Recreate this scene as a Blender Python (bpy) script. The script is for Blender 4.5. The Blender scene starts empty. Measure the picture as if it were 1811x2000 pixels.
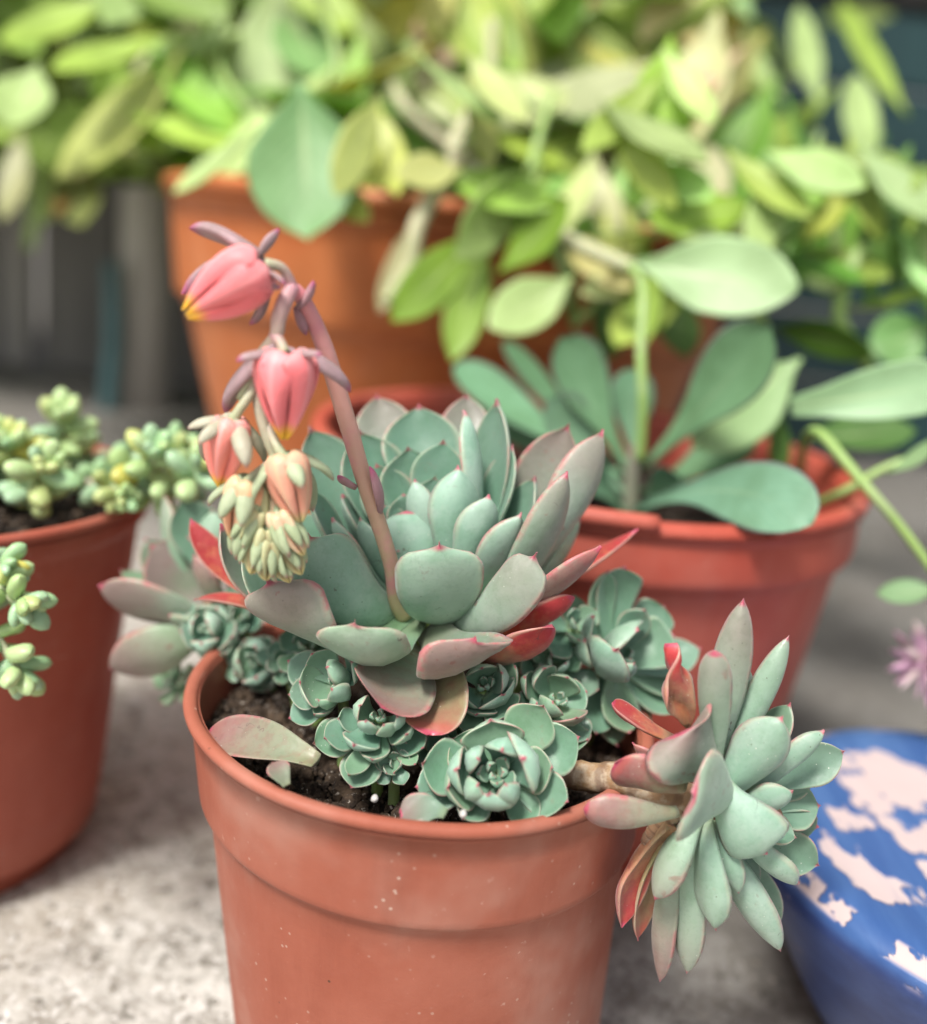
import bpy, math, random
import numpy as np
from mathutils import Vector, noise

rng = np.random.default_rng(7)
random.seed(7)
S = 0.01                      # everything below is worked out in centimetres
scene = bpy.context.scene
COL = scene.collection

# ------------------------------------------------------------------ camera, sky, sun, exposure
PITCH, ROLL, FOC, CAMH = math.radians(16.0), math.radians(6.8), 1926.0, 22.3
f_ = np.array([0, math.cos(PITCH), -math.sin(PITCH)])
u0 = np.array([0, math.sin(PITCH), math.cos(PITCH)])
r0 = np.array([1.0, 0, 0])
R_ = math.cos(ROLL) * r0 + math.sin(ROLL) * u0
U_ = -math.sin(ROLL) * r0 + math.cos(ROLL) * u0
from mathutils import Matrix
cam_d = bpy.data.cameras.new('camera')
cam = bpy.data.objects.new('camera', cam_d)
COL.objects.link(cam)
cam.matrix_world = Matrix(((R_[0], U_[0], -f_[0], 0), (R_[1], U_[1], -f_[1], 0),
                           (R_[2], U_[2], -f_[2], CAMH * S), (0, 0, 0, 1)))
cam_d.sensor_fit = 'HORIZONTAL'
cam_d.sensor_width = 36.0
cam_d.lens = 36.0 * FOC / 1811.0
cam_d.clip_start = 0.01
cam_d.clip_end = 200.0
cam_d.dof.use_dof = True
cam_d.dof.focus_distance = 0.222
cam_d.dof.aperture_fstop = 5.0
scene.camera = cam

world = bpy.data.worlds.new("World")
scene.world = world
world.use_nodes = True
wn = world.node_tree
bgn = wn.nodes['Background']
sky = wn.nodes.new('ShaderNodeTexSky')
sky.sky_type = 'NISHITA'
sky.sun_disc = False
sky.sun_elevation = math.radians(58)
sky.sun_rotation = math.radians(215)
sky.air_density = 1.0
sky.dust_density = 4.0
hsv = wn.nodes.new('ShaderNodeHueSaturation')      # a thin overcast: the blue mostly washed out
hsv.inputs['Saturation'].default_value = 0.3
wn.links.new(sky.outputs[0], hsv.inputs['Color'])
wn.links.new(hsv.outputs[0], bgn.inputs['Color'])
bgn.inputs['Strength'].default_value = 0.105

sun_d = bpy.data.lights.new('sun', 'SUN')
sun_d.energy = 3.1
sun_d.angle = math.radians(13)
sun_d.color = (1.0, 0.955, 0.89)
sun = bpy.data.objects.new('sun', sun_d)
COL.objects.link(sun)
sel, saz = math.radians(58), math.radians(215)
sd = Vector((math.sin(saz) * math.cos(sel), math.cos(saz) * math.cos(sel), math.sin(sel)))
sun.rotation_euler = sd.to_track_quat('Z', 'Y').to_euler()

scene.view_settings.view_transform = 'Standard'
scene.view_settings.look = 'None'
scene.view_settings.gamma = 1.0
scene.view_settings.exposure = 0.56
scene.render.engine = 'CYCLES'
scene.cycles.use_denoising = True
scene.cycles.max_bounces = 6
scene.cycles.diffuse_bounces = 2


def P(x, y, d):
    """the place at horizontal distance d (cm) seen along the line through photo position x, y"""
    v = f_ + R_ * (x - 905.5) / FOC - U_ * (y - 1000.0) / FOC
    return v / v[1] * d + np.array([0, 0, CAMH])


def pxcm(p):
    return FOC / float((p - np.array([0, 0, CAMH])) @ f_)


def nrm(v):
    v = np.asarray(v, float)
    return v / (np.linalg.norm(v) + 1e-9)


# ------------------------------------------------------------------ materials
def new_mat(name):
    m = bpy.data.materials.new(name)
    m.use_nodes = True
    nt = m.node_tree
    b = nt.nodes['Principled BSDF']
    return m, nt, b


class G:
    """small helper for node graphs"""
    def __init__(s, nt):
        s.nt = nt

    def n(s, t, **k):
        nd = s.nt.nodes.new(t)
        for a, v in k.items():
            if a.startswith('i_'):
                nd.inputs[a[2:].replace('_', ' ')].default_value = v
            else:
                setattr(nd, a, v)
        return nd

    def l(s, a, b):
        s.nt.links.new(a, b)

    def val(s, x, sock):
        if isinstance(x, (int, float)):
            sock.default_value = x
        elif isinstance(x, (tuple, list)):
            sock.default_value = tuple(x) + ((1.0,) if len(x) == 3 and len(sock.default_value) == 4 else ())
        else:
            s.l(x, sock)

    def math(s, op, a, b=0.0, clamp=False):
        nd = s.n('ShaderNodeMath', operation=op, use_clamp=clamp)
        s.val(a, nd.inputs[0])
        s.val(b, nd.inputs[1])
        return nd.outputs[0]

    def mix(s, fac, a, b, mode='MIX'):
        nd = s.n('ShaderNodeMix', data_type='RGBA', blend_type=mode)
        s.val(fac, nd.inputs[0])
        s.val(a, nd.inputs[6])
        s.val(b, nd.inputs[7])
        return nd.outputs[2]

    def ramp(s, x, lo, hi, a=0.0, b=1.0):
        nd = s.n('ShaderNodeMapRange', interpolation_type='SMOOTHSTEP')
        s.val(x, nd.inputs[0])
        for i, v in enumerate((lo, hi, a, b)):
            nd.inputs[i + 1].default_value = v
        return nd.outputs[0]

    def noise(s, scale, detail=3.0, rough=0.55, vec=None, out='Fac'):
        nd = s.n('ShaderNodeTexNoise')
        nd.inputs['Scale'].default_value = scale
        nd.inputs['Detail'].default_value = detail
        nd.inputs['Roughness'].default_value = rough
        if vec is not None:
            s.l(vec, nd.inputs['Vector'])
        return nd.outputs[out]

    def voro(s, scale, vec=None, out='Distance'):
        nd = s.n('ShaderNodeTexVoronoi')
        nd.inputs['Scale'].default_value = scale
        if vec is not None:
            s.l(vec, nd.inputs['Vector'])
        return nd.outputs[out]


def geo_vec(g):
    """object coordinates pushed apart per object so that no two leaves carry the same marks"""
    tc = g.n('ShaderNodeTexCoord')
    oi = g.n('ShaderNodeObjectInfo')
    add = g.n('ShaderNodeVectorMath', operation='ADD')
    g.l(tc.outputs['Object'], add.inputs[0])
    sc = g.n('ShaderNodeVectorMath', operation='SCALE')
    cmb = g.n('ShaderNodeCombineXYZ')
    for i in range(3):
        g.l(oi.outputs['Random'], cmb.inputs[i])
    g.l(cmb.outputs[0], sc.inputs[0])
    sc.inputs['Scale'].default_value = 3.7
    g.l(sc.outputs[0], add.inputs[1])
    return add.outputs[0], oi


def mat_echeveria():
    m, nt, b = new_mat('glaucous_leaf')
    g = G(nt)
    vec, oi = geo_vec(g)
    at = g.n('ShaderNodeAttribute', attribute_name='leaf')
    sep = g.n('ShaderNodeSeparateXYZ')
    g.l(at.outputs['Vector'], sep.inputs[0])
    u, v, side = sep.outputs
    av = g.math('ABSOLUTE', v)
    co = g.n('ShaderNodeSeparateColor')
    g.l(oi.outputs['Color'], co.inputs[0])
    blush, red, yel = co.outputs
    n1 = g.noise(90, 4, .6, vec)
    n2 = g.noise(420, 3, .6, vec)
    n3 = g.noise(40, 2, .5, vec)
    base = g.mix(g.ramp(n1, .3, .7), (.215, .39, .28), (.305, .475, .37))
    bloom = g.math('MULTIPLY', g.ramp(g.noise(55, 5, .62, vec), .46, .58), .42)
    base = g.mix(bloom, base, (.42, .54, .465))
    # inner face darker and greener: shade within the rosette mixed into its colour
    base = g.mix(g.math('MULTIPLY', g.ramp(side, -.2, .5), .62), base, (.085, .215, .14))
    base = g.mix(g.math('MULTIPLY', yel, .8), base, (.27, .40, .17))
    basepart = g.ramp(u, .25, .0)
    base = g.mix(g.math('MULTIPLY', basepart, .6), base, (.33, .42, .22))
    # mauve blush, patchy and stronger towards the tip
    bl = g.math('MULTIPLY', blush, g.math('ADD', g.ramp(n3, .32, .68, .15, .6), g.ramp(u, .3, 1.0, .0, .75)), clamp=True)
    base = g.mix(bl, base, g.mix(n3, (.31, .215, .20), (.22, .18, .15)))
    base = g.mix(g.math('MULTIPLY', g.math('MULTIPLY', blush, red), g.ramp(n2, .45, .6), clamp=True), base, (.30, .05, .05))
    # red autumn colour
    rd = g.math('MULTIPLY', red, g.math('ADD', g.ramp(n1, .3, .7, .45, 1.0), g.ramp(u, .2, .9, 0, .5)), clamp=True)
    redc = g.mix(g.ramp(g.math('ADD', u, g.math('MULTIPLY', g.math('SUBTRACT', n2, .5), 1.1)), .1, .9), (.60, .19, .09), (.44, .035, .04))
    base = g.mix(rd, base, redc)
    # pale rim with pink where the leaf is older
    rim = g.math('MULTIPLY', g.ramp(av, .80, .97), g.ramp(u, .35, .7))
    base = g.mix(g.math('MULTIPLY', rim, .45), base, (.42, .50, .36))
    rimp = g.math('MULTIPLY', g.math('MULTIPLY', rim, g.ramp(n2, .35, .62, .1, 1.0)), g.math('ADD', g.math('MULTIPLY', blush, .85), .06), clamp=True)
    base = g.mix(rimp, base, (.50, .13, .15))
    base = g.mix(g.math('MULTIPLY', g.math('MULTIPLY', g.ramp(u, .84, .93), red), g.ramp(red, .9, .5), clamp=True), base, (.56, .05, .05))
    base = g.mix(g.math('MULTIPLY', g.ramp(side, -.1, .5), .32), base, g.mix(1.0, base, (.42, .55, .48), 'MULTIPLY'))  # inner face shaded once more in the colour, over blush and rim
    thin = g.math('MULTIPLY', g.math('MULTIPLY', g.ramp(av, .93, .995), g.ramp(u, .3, .8)), g.ramp(g.noise(180, 4, .7, vec), .42, .62, .0, .8))
    base = g.mix(thin, base, (.52, .16, .18))
    # rusty bruises on the worn leaves
    br = g.math('MULTIPLY', g.math('MULTIPLY', g.ramp(n2, .60, .66), g.ramp(n1, .52, .62)), g.math('ADD', blush, .15), clamp=True)
    base = g.mix(g.math('MULTIPLY', br, .75), base, (.25, .10, .08))
    # the pointed tip
    tip = g.math('MULTIPLY', g.ramp(u, .945, .975), g.ramp(av, 1.3, .2, .5, 1.0))
    base = g.mix(g.math('MULTIPLY', tip, .9), base, (.42, .045, .10))
    # fine dark specks, a little dust
    vd = g.voro(520, vec)
    sp = g.math('MULTIPLY', g.ramp(vd, .10, .05), g.ramp(n3, .52, .6))
    base = g.mix(g.math('MULTIPLY', sp, .8), base, (.07, .07, .04))
    vd2 = g.voro(700, vec)
    du = g.math('MULTIPLY', g.ramp(vd2, .11, .06), g.ramp(g.noise(60, 2, .5, vec), .55, .65))
    base = g.mix(g.math('MULTIPLY', du, .8), base, (.75, .72, .66))
    # scuffs in the wax
    w = g.math('MULTIPLY', g.ramp(g.noise(150, 6, .75, vec), .50, .66), .38)
    base = g.mix(w, base, g.mix(1.0, base, (.68, .74, .66), 'MULTIPLY'))
    w2 = g.math('MULTIPLY', g.ramp(g.noise(800, 3, .7, vec), .52, .70), .30)
    base = g.mix(w2, base, g.mix(1.0, base, (.7, .72, .7), 'MULTIPLY'))
    # old dark scars, thin and curved
    scr = g.math('MULTIPLY', g.ramp(g.math('ABSOLUTE', g.math('SUBTRACT', g.noise(230, 2, .5, vec), .5)), .012, .004), g.ramp(g.noise(140, 2, .5, vec), .66, .70))
    base = g.mix(g.math('MULTIPLY', scr, .7), base, (.10, .05, .05))
    g.l(base, b.inputs['Base Color'])
    b.inputs['Roughness'].default_value = .46
    g.l(g.ramp(g.noise(120, 4, .7, vec), .35, .65, .33, .62), b.inputs['Roughness'])
    b.inputs['Specular IOR Level'].default_value = .5
    b.inputs['Subsurface Weight'].default_value = .15
    b.inputs['Subsurface Radius'].default_value = (.5, 1.0, .4)
    b.inputs['Subsurface Scale'].default_value = .0018
    b.inputs['Sheen Weight'].default_value = .12
    b.inputs['Sheen Roughness'].default_value = .5
    bp = g.n('ShaderNodeBump')
    bp.inputs['Strength'].default_value = .35
    bp.inputs['Distance'].default_value = .0004
    g.l(g.math('ADD', g.noise(260, 4, .6, vec), g.math('MULTIPLY', n1, 1.5)), bp.inputs['Height'])
    g.l(bp.outputs[0], b.inputs['Normal'])
    return m


def mat_tint(name, rough=.45, rib=.35, trans=.3, sss=.0, nscale=60, tip=None, tipr=(.9, .98), mottled=.35, spec=.4, bump=.3, edge=None, ridge=None):
    """colour comes from the object's own colour; leaf midrib, mottling, a tip or an edge of another colour"""
    m, nt, b = new_mat(name)
    g = G(nt)
    vec, oi = geo_vec(g)
    at = g.n('ShaderNodeAttribute', attribute_name='leaf')
    sep = g.n('ShaderNodeSeparateXYZ')
    g.l(at.outputs['Vector'], sep.inputs[0])
    u, v, side = sep.outputs
    av = g.math('ABSOLUTE', v)
    c = oi.outputs['Color']
    n1 = g.noise(nscale, 4, .6, vec)
    dark = g.mix(1.0, c, (.62, .66, .55), 'MULTIPLY')
    c2 = g.mix(g.math('MULTIPLY', g.ramp(n1, .35, .7), mottled * 2, clamp=True), c, dark)
    if rib:
        rb = g.math('MULTIPLY', g.ramp(av, .10, .02), g.ramp(u, .95, .3, .0, 1.0))
        wv = g.n('ShaderNodeMath', operation='SINE')
        g.l(g.math('MULTIPLY', g.math('SUBTRACT', u, g.math('MULTIPLY', av, .35)), 70.0), wv.inputs[0])
        vein = g.math('MULTIPLY', g.ramp(wv.outputs[0], .7, 1.0), .28)
        c2 = g.mix(g.math('MULTIPLY', g.math('MAXIMUM', rb, vein), rib, clamp=True), c2, g.mix(.55, c, (.75, .82, .5)))
    if ridge:
        c2 = g.mix(g.math('MULTIPLY', g.ramp(av, .35, .95), .40), c2, g.mix(1.0, c2, (.98, .50, .50), 'MULTIPLY'))
        c2 = g.mix(g.math('MULTIPLY', g.ramp(av, .22, .02), .35), c2, ridge)
        c2 = g.mix(g.ramp(u, .3, .0, 0, .35), c2, ridge)
    if edge:
        c2 = g.mix(g.math('MULTIPLY', g.ramp(av, .86, .96), .7), c2, edge)
    if tip:
        c2 = g.mix(g.ramp(u, *tipr), c2, tip)
    g.l(c2, b.inputs['Base Color'])
    b.inputs['Roughness'].default_value = rough
    b.inputs['Specular IOR Level'].default_value = spec
    if sss:
        b.inputs['Subsurface Weight'].default_value = sss
        b.inputs['Subsurface Radius'].default_value = (1.0, .6, .4)
        b.inputs['Subsurface Scale'].default_value = .0015
    bp = g.n('ShaderNodeBump')
    bp.inputs['Strength'].default_value = bump
    bp.inputs['Distance'].default_value = .0006
    g.l(g.noise(nscale * 4, 3, .6, vec), bp.inputs['Height'])
    g.l(bp.outputs[0], b.inputs['Normal'])
    if trans:
        t = g.n('ShaderNodeBsdfTranslucent')
        g.l(g.mix(1.0, c2, (1.0, 1.0, .55), 'MULTIPLY'), t.inputs[0])
        mx = g.n('ShaderNodeMixShader')
        mx.inputs[0].default_value = trans
        g.l(b.outputs[0], mx.inputs[1])
        g.l(t.outputs[0], mx.inputs[2])
        g.l(mx.outputs[0], nt.nodes['Material Output'].inputs[0])
    return m


def mat_pot(name, c1, c2, rough=.5, dust=.5, seed=0.0):
    m, nt, b = new_mat(name)
    g = G(nt)
    tc = g.n('ShaderNodeTexCoord')
    mp = g.n('ShaderNodeMapping')
    mp.inputs['Location'].default_value = (seed, seed * .7, seed * .3)
    g.l(tc.outputs['Object'], mp.inputs[0])
    vec = mp.outputs[0]
    mp2 = g.n('ShaderNodeMapping')
    mp2.inputs['Scale'].default_value = (1, 1, .18)
    g.l(vec, mp2.inputs[0])
    n1 = g.noise(26, 5, .6, vec)
    c = g.mix(g.ramp(n1, .3, .72), c1, c2)
    n2 = g.noise(55, 6, .65, mp2.outputs[0])
    c = g.mix(g.math('MULTIPLY', g.ramp(n2, .5, .75), .30), c, tuple(x * .55 for x in c1))
    n4 = g.noise(14, 4, .7, vec)
    c = g.mix(g.math('MULTIPLY', g.ramp(n4, .5, .7), .20 * dust), c, (.62, .50, .42))
    # scratches: very stretched noise
    mp3 = g.n('ShaderNodeMapping')
    mp3.inputs['Rotation'].default_value = (.2, .5, .9)
    mp3.inputs['Scale'].default_value = (1, .06, 1)
    g.l(vec, mp3.inputs[0])
    sc = g.math('MULTIPLY', g.ramp(g.noise(420, 2, .5, mp3.outputs[0]), .68, .74), g.ramp(n1, .5, .62))
    c = g.mix(g.math('MULTIPLY', sc, .45 * dust), c, (.70, .50, .42))
    # grains of dust and splashes of soil
    vd = g.voro(330, vec)
    sp = g.math('MULTIPLY', g.ramp(vd, .17, .08), g.ramp(g.noise(50, 3, .6, vec), .50, .66))
    c = g.mix(g.math('MULTIPLY', sp, .5 * dust), c, (.72, .62, .52))
    vd2 = g.voro(150, vec)
    sp2 = g.math('MULTIPLY', g.ramp(vd2, .07, .04), g.ramp(g.noise(34, 2, .5, vec), .56, .62))
    c = g.mix(g.math('MULTIPLY', sp2, .8), c, (.06, .035, .02))
    g.l(c, b.inputs['Base Color'])
    g.l(g.ramp(n2, .3, .7, rough - .08, rough + .12), b.inputs['Roughness'])
    b.inputs['Specular IOR Level'].default_value = .35
    b.inputs['Subsurface Weight'].default_value = .06
    b.inputs['Subsurface Radius'].default_value = (1, .35, .2)
    b.inputs['Subsurface Scale'].default_value = .002
    bp = g.n('ShaderNodeBump')
    bp.inputs['Strength'].default_value = .25
    bp.inputs['Distance'].default_value = .0005
    g.l(g.math('ADD', g.noise(300, 4, .7, vec), g.math('MULTIPLY', n1, 2.0)), bp.inputs['Height'])
    g.l(bp.outputs[0], b.inputs['Normal'])
    return m


def mat_stem(name, c1, c2, c3=None, rough=.5, scale=120, bands=False):
    m, nt, b = new_mat(name)
    g = G(nt)
    tc = g.n('ShaderNodeTexCoord')
    vec = tc.outputs['Object']
    at = g.n('ShaderNodeAttribute', attribute_name='leaf')
    sep = g.n('ShaderNodeSeparateXYZ')
    g.l(at.outputs['Vector'], sep.inputs[0])
    u = sep.outputs[0]
    c = g.mix(u, c1, c2)
    n1 = g.noise(scale, 4, .65, vec)
    if c3:
        c = g.mix(g.math('MULTIPLY', g.ramp(n1, .48, .66), .75), c, c3)
    if bands:
        w = g.n('ShaderNodeMath', operation='SINE')
        g.l(g.math('ADD', g.math('MULTIPLY', u, 44.0), g.math('MULTIPLY', n1, 6.0)), w.inputs[0])
        c = g.mix(g.math('MULTIPLY', g.ramp(w.outputs[0], .3, .95), .55), c, (.13, .065, .04))
    g.l(c, b.inputs['Base Color'])
    b.inputs['Roughness'].default_value = rough
    b.inputs['Subsurface Weight'].default_value = .12
    b.inputs['Subsurface Scale'].default_value = .001
    bp = g.n('ShaderNodeBump')
    bp.inputs['Strength'].default_value = .5
    bp.inputs['Distance'].default_value = .0006
    g.l(g.noise(scale * 3, 4, .7, vec), bp.inputs['Height'])
    g.l(bp.outputs[0], b.inputs['Normal'])
    return m


def mat_ground():
    m, nt, b = new_mat('rough_concrete')
    g = G(nt)
    tc = g.n('ShaderNodeTexCoord')
    vec = tc.outputs['Object']
    n1 = g.noise(9, 5, .6, vec)
    n2 = g.noise(95, 6, .75, vec)
    n3 = g.noise(330, 4, .7, vec)
    n0 = g.noise(2.2, 4, .6, vec)
    c = g.mix(g.ramp(n2, .36, .62), (.28, .265, .235), (.56, .55, .51))
    c = g.mix(g.math('MULTIPLY', g.ramp(n1, .42, .66), .40), c, (.36, .30, .225))
    c = g.mix(g.math('MULTIPLY', g.ramp(n3, .54, .64), .8), c, (.70, .69, .66))
    c = g.mix(g.math('MULTIPLY', g.ramp(g.noise(170, 5, .7, vec), .56, .64), .8), c, (.11, .10, .08))
    c = g.mix(g.math('MULTIPLY', g.ramp(n0, .42, .62), .25), c, (.2, .19, .17))
    # shade painted into the slab colour, beyond and to the right of the pots
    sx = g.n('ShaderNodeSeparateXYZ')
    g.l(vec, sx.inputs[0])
    slab_shade = g.math('ADD', g.math('MULTIPLY', sx.outputs[0], 1.0), g.math('MULTIPLY', sx.outputs[1], .9))
    slab_shade = g.math('ADD', slab_shade, g.math('MULTIPLY', n1, .25))
    c = g.mix(g.ramp(slab_shade, .36, .56, 0.0, .78), c, (.105, .098, .09))
    g.l(c, b.inputs['Base Color'])
    b.inputs['Roughness'].default_value = .9
    b.inputs['Specular IOR Level'].default_value = .2
    bp = g.n('ShaderNodeBump')
    bp.inputs['Strength'].default_value = .8
    bp.inputs['Distance'].default_value = .0025
    g.l(g.math('ADD', n2, g.math('MULTIPLY', n3, .4)), bp.inputs['Height'])
    g.l(bp.outputs[0], b.inputs['Normal'])
    return m


def mat_simple(name, c1, c2, scale=60, rough=.8, bump=.5, dist=.002, stretch=None, c3=None, spec=.3, lo=.35, hi=.65):
    m, nt, b = new_mat(name)
    g = G(nt)
    tc = g.n('ShaderNodeTexCoord')
    vec = tc.outputs['Object']
    if stretch:
        mp = g.n('ShaderNodeMapping')
        mp.inputs['Scale'].default_value = stretch
        g.l(vec, mp.inputs[0])
        vec = mp.outputs[0]
    n1 = g.noise(scale, 5, .65, vec)
    c = g.mix(g.ramp(n1, lo, hi), c1, c2)
    if c3:
        c = g.mix(g.ramp(g.noise(scale * 2.7, 3, .6, vec), .60, .68), c, c3)
    g.l(c, b.inputs['Base Color'])
    b.inputs['Roughness'].default_value = rough
    b.inputs['Specular IOR Level'].default_value = spec
    bp = g.n('ShaderNodeBump')
    bp.inputs['Strength'].default_value = bump
    bp.inputs['Distance'].default_value = dist
    g.l(g.noise(scale * 3, 4, .7, vec), bp.inputs['Height'])
    g.l(bp.outputs[0], b.inputs['Normal'])
    return m


def mat_blue():
    m, nt, b = new_mat('chipped_blue_paint')
    g = G(nt)
    tc = g.n('ShaderNodeTexCoord')
    vec = tc.outputs['Object']
    sx = g.n('ShaderNodeSeparateXYZ')
    g.l(vec, sx.inputs[0])
    x, y, z = sx.outputs
    rad = g.math('SQRT', g.math('ADD', g.math('MULTIPLY', x, x), g.math('MULTIPLY', y, y)))
    brush = g.n('ShaderNodeMapping')
    brush.inputs['Rotation'].default_value = (0, 0, .7)
    brush.inputs['Scale'].default_value = (1, .12, 1)
    g.l(vec, brush.inputs[0])
    n1 = g.noise(60, 5, .65, brush.outputs[0])
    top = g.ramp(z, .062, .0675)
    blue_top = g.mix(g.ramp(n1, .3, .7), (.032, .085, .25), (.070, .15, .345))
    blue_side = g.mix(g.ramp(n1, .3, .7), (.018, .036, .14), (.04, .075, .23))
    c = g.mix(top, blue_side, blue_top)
    # big flakes have come off: paler body shows, edges ragged
    nb = g.noise(30, 3.5, .6, vec)
    ne = g.noise(150, 4, .6, brush.outputs[0])
    f = g.math('ADD', nb, g.math('MULTIPLY', g.math('SUBTRACT', ne, .5), .34))
    inner = g.ramp(rad, .070, .056, -.14, .03)
    chip = g.ramp(g.math('ADD', f, inner), .505, .545)
    chip = g.math('MULTIPLY', chip, top)
    chip = g.math('MULTIPLY', chip, g.ramp(n1, .25, .45, .55, 1.0))
    # the bare line on the shoulder
    ring = g.math('MULTIPLY', g.math('MULTIPLY', g.ramp(rad, .0700, .0715), g.ramp(rad, .0758, .0748)), g.ramp(z, .0620, .0635))
    ring = g.math('MULTIPLY', ring, g.ramp(g.math('ADD', g.noise(26, 4, .7, vec), g.math('MULTIPLY', g.math('SUBTRACT', ne, .5), .5)), .47, .50))
    chip = g.math('MAXIMUM', chip, ring)
    st = g.math('MULTIPLY', g.ramp(g.noise(240, 3, .5, brush.outputs[0]), .66, .70), g.ramp(g.noise(22, 2, .5, vec), .5, .6))
    chip = g.math('MAXIMUM', chip, g.math('MULTIPLY', st, .55))
    pale = g.mix(g.noise(40, 3, .6, vec), (.46, .36, .35), (.57, .47, .46))
    c = g.mix(chip, c, pale)
    g.l(c, b.inputs['Base Color'])
    g.l(g.ramp(chip, 0, 1, .38, .8), b.inputs['Roughness'])
    bp = g.n('ShaderNodeBump')
    bp.inputs['Strength'].default_value = .6
    bp.inputs['Distance'].default_value = .0008
    g.l(g.math('SUBTRACT', g.math('MULTIPLY', n1, .4), chip), bp.inputs['Height'])
    g.l(bp.outputs[0], b.inputs['Normal'])
    return m


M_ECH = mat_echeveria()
M_BG = mat_tint('broad_green_leaf', rough=.42, rib=.8, trans=.42, nscale=35)
M_PAD = mat_tint('paddle_leaf', rough=.5, rib=.25, trans=.12, nscale=45, edge=(.12, .08, .11))
M_SED = mat_tint('sedum_leaf', rough=.38, rib=0, trans=0, sss=.35, nscale=70, mottled=.2)
M_PET = mat_tint('petal', rough=.45, rib=0, trans=0, sss=.35, nscale=120, tip=(.88, .46, .04), tipr=(.84, .97), mottled=.12, spec=.3, ridge=(.92, .50, .50))
M_BUD = mat_tint('bud_petal', rough=.45, rib=0, trans=0, sss=.3, nscale=120, tip=(.70, .56, .24), tipr=(.86, 1.0), mottled=.15, spec=.3, ridge=(.62, .60, .36))
M_SEP = mat_tint('sepal', rough=.5, rib=0, trans=0, sss=.2, nscale=220, tip=(.42, .10, .20), tipr=(.72, 1.0), mottled=.3, spec=.3)
M_SEPG = mat_tint('green_sepal', rough=.5, rib=0, trans=0, sss=.2, nscale=220, tip=(.45, .25, .22), tipr=(.86, 1.0), mottled=.25, spec=.3)
M_STALK = mat_stem('flower_stalk', (.42, .37, .20), (.74, .28, .32), (.60, .22, .26), .5, 60)
M_PED = mat_stem('pedicel', (.52, .26, .30), (.42, .44, .28), None, .5, 80)
M_PEDG = mat_stem('pale_pedicel', (.50, .42, .34), (.38, .45, .25), None, .5, 80)
M_WOOD = mat_stem('woody_stem', (.34, .22, .11), (.24, .13, .08), (.50, .42, .32), .85, 150, True)
M_GSTEM = mat_stem('green_stem', (.24, .38, .10), (.30, .44, .13), (.36, .46, .22), .5, 40)
M_CSTEM = mat_stem('cream_stem', (.50, .46, .30), (.46, .48, .28), (.38, .40, .20), .6, 30)
M_POTA = mat_pot('reddish_plastic_front', (.315, .086, .050), (.375, .122, .078), .60, .85, 1.3)
M_POTB = mat_pot('reddish_plastic_right', (.40, .066, .042), (.47, .10, .066), .48, .35, 5.1)
M_POTC = mat_pot('reddish_plastic_left', (.32, .070, .042), (.37, .095, .06), .5, .3, 8.2)
M_POTE = mat_pot('orange_plastic_back', (.46, .125, .035), (.52, .17, .055), .48, .4, 11.4)
M_SOIL = mat_simple('potting_soil', (.014, .010, .008), (.055, .040, .03), 420, .95, 1.0, .003, c3=(.16, .12, .085))
M_CHUNK = mat_simple('soil_chunk', (.018, .012, .009), (.085, .058, .038), 260, .95, .8, .001, c3=(.34, .30, .26))
M_PERL = mat_simple('perlite', (.42, .40, .38), (.62, .60, .57), 300, .9, .6, .001)
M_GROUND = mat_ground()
M_BLUE = mat_blue()


# ------------------------------------------------------------------ geometry helpers
def mesh_obj(name, V, F, mat, parent=None, origin=None, attr=None, smooth=True, color=None):
    org = np.asarray(origin if origin is not None else (parent_origin(parent) if parent else (0, 0, 0)), float)
    me = bpy.data.meshes.new(name)
    V = (np.asarray(V, float) - org) * S
    me.from_pydata(V.tolist(), [], F)
    if smooth:
        me.polygons.foreach_set('use_smooth', [True] * len(me.polygons))
    if attr is not None:
        a = me.attributes.new('leaf', 'FLOAT_VECTOR', 'POINT')
        a.data.foreach_set('vector', np.asarray(attr, np.float32).ravel())
    me.materials.append(mat)
    me.update()
    o = bpy.data.objects.new(name, me)
    COL.objects.link(o)
    if parent:
        o.parent = parent
    else:
        o.location = org * S
    if color is not None:
        o.color = tuple(color) + (1.0,)
    return o


def parent_origin(p):
    v = np.zeros(3)
    while p:
        v = v + np.array(p.location) / S
        p = p.parent
    return v


def thing(name, label, cat, loc, group=None):
    o = bpy.data.objects.new(name, None)
    COL.objects.link(o)
    o.empty_display_size = .02
    o.location = np.asarray(loc, float) * S
    return tag(o, label, cat, group)


def tag(o, label=None, cat=None, group=None, kind=None):
    if label:
        o['label'] = label
    if cat:
        o['category'] = cat
    if group:
        o['group'] = group
    if kind:
        o['kind'] = kind
    return o


def curve_interp(pts, u):
    pts = np.array(pts, float)
    x, y = pts[:, 0], pts[:, 1]
    m = np.gradient(y, x)
    d = np.diff(y) / np.diff(x)
    for i in range(len(x)):            # keep it monotone between the given points
        if 0 < i < len(x) - 1 and d[i - 1] * d[i] <= 0:
            m[i] = 0
    i = np.clip(np.searchsorted(x, u, 'right') - 1, 0, len(x) - 2)
    h = x[i + 1] - x[i]
    t = (u - x[i]) / h
    return ((2 * t**3 - 3 * t**2 + 1) * y[i] + (t**3 - 2 * t**2 + t) * h * m[i]
            + (-2 * t**3 + 3 * t**2) * y[i + 1] + (t**3 - t**2) * h * m[i + 1])


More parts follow.
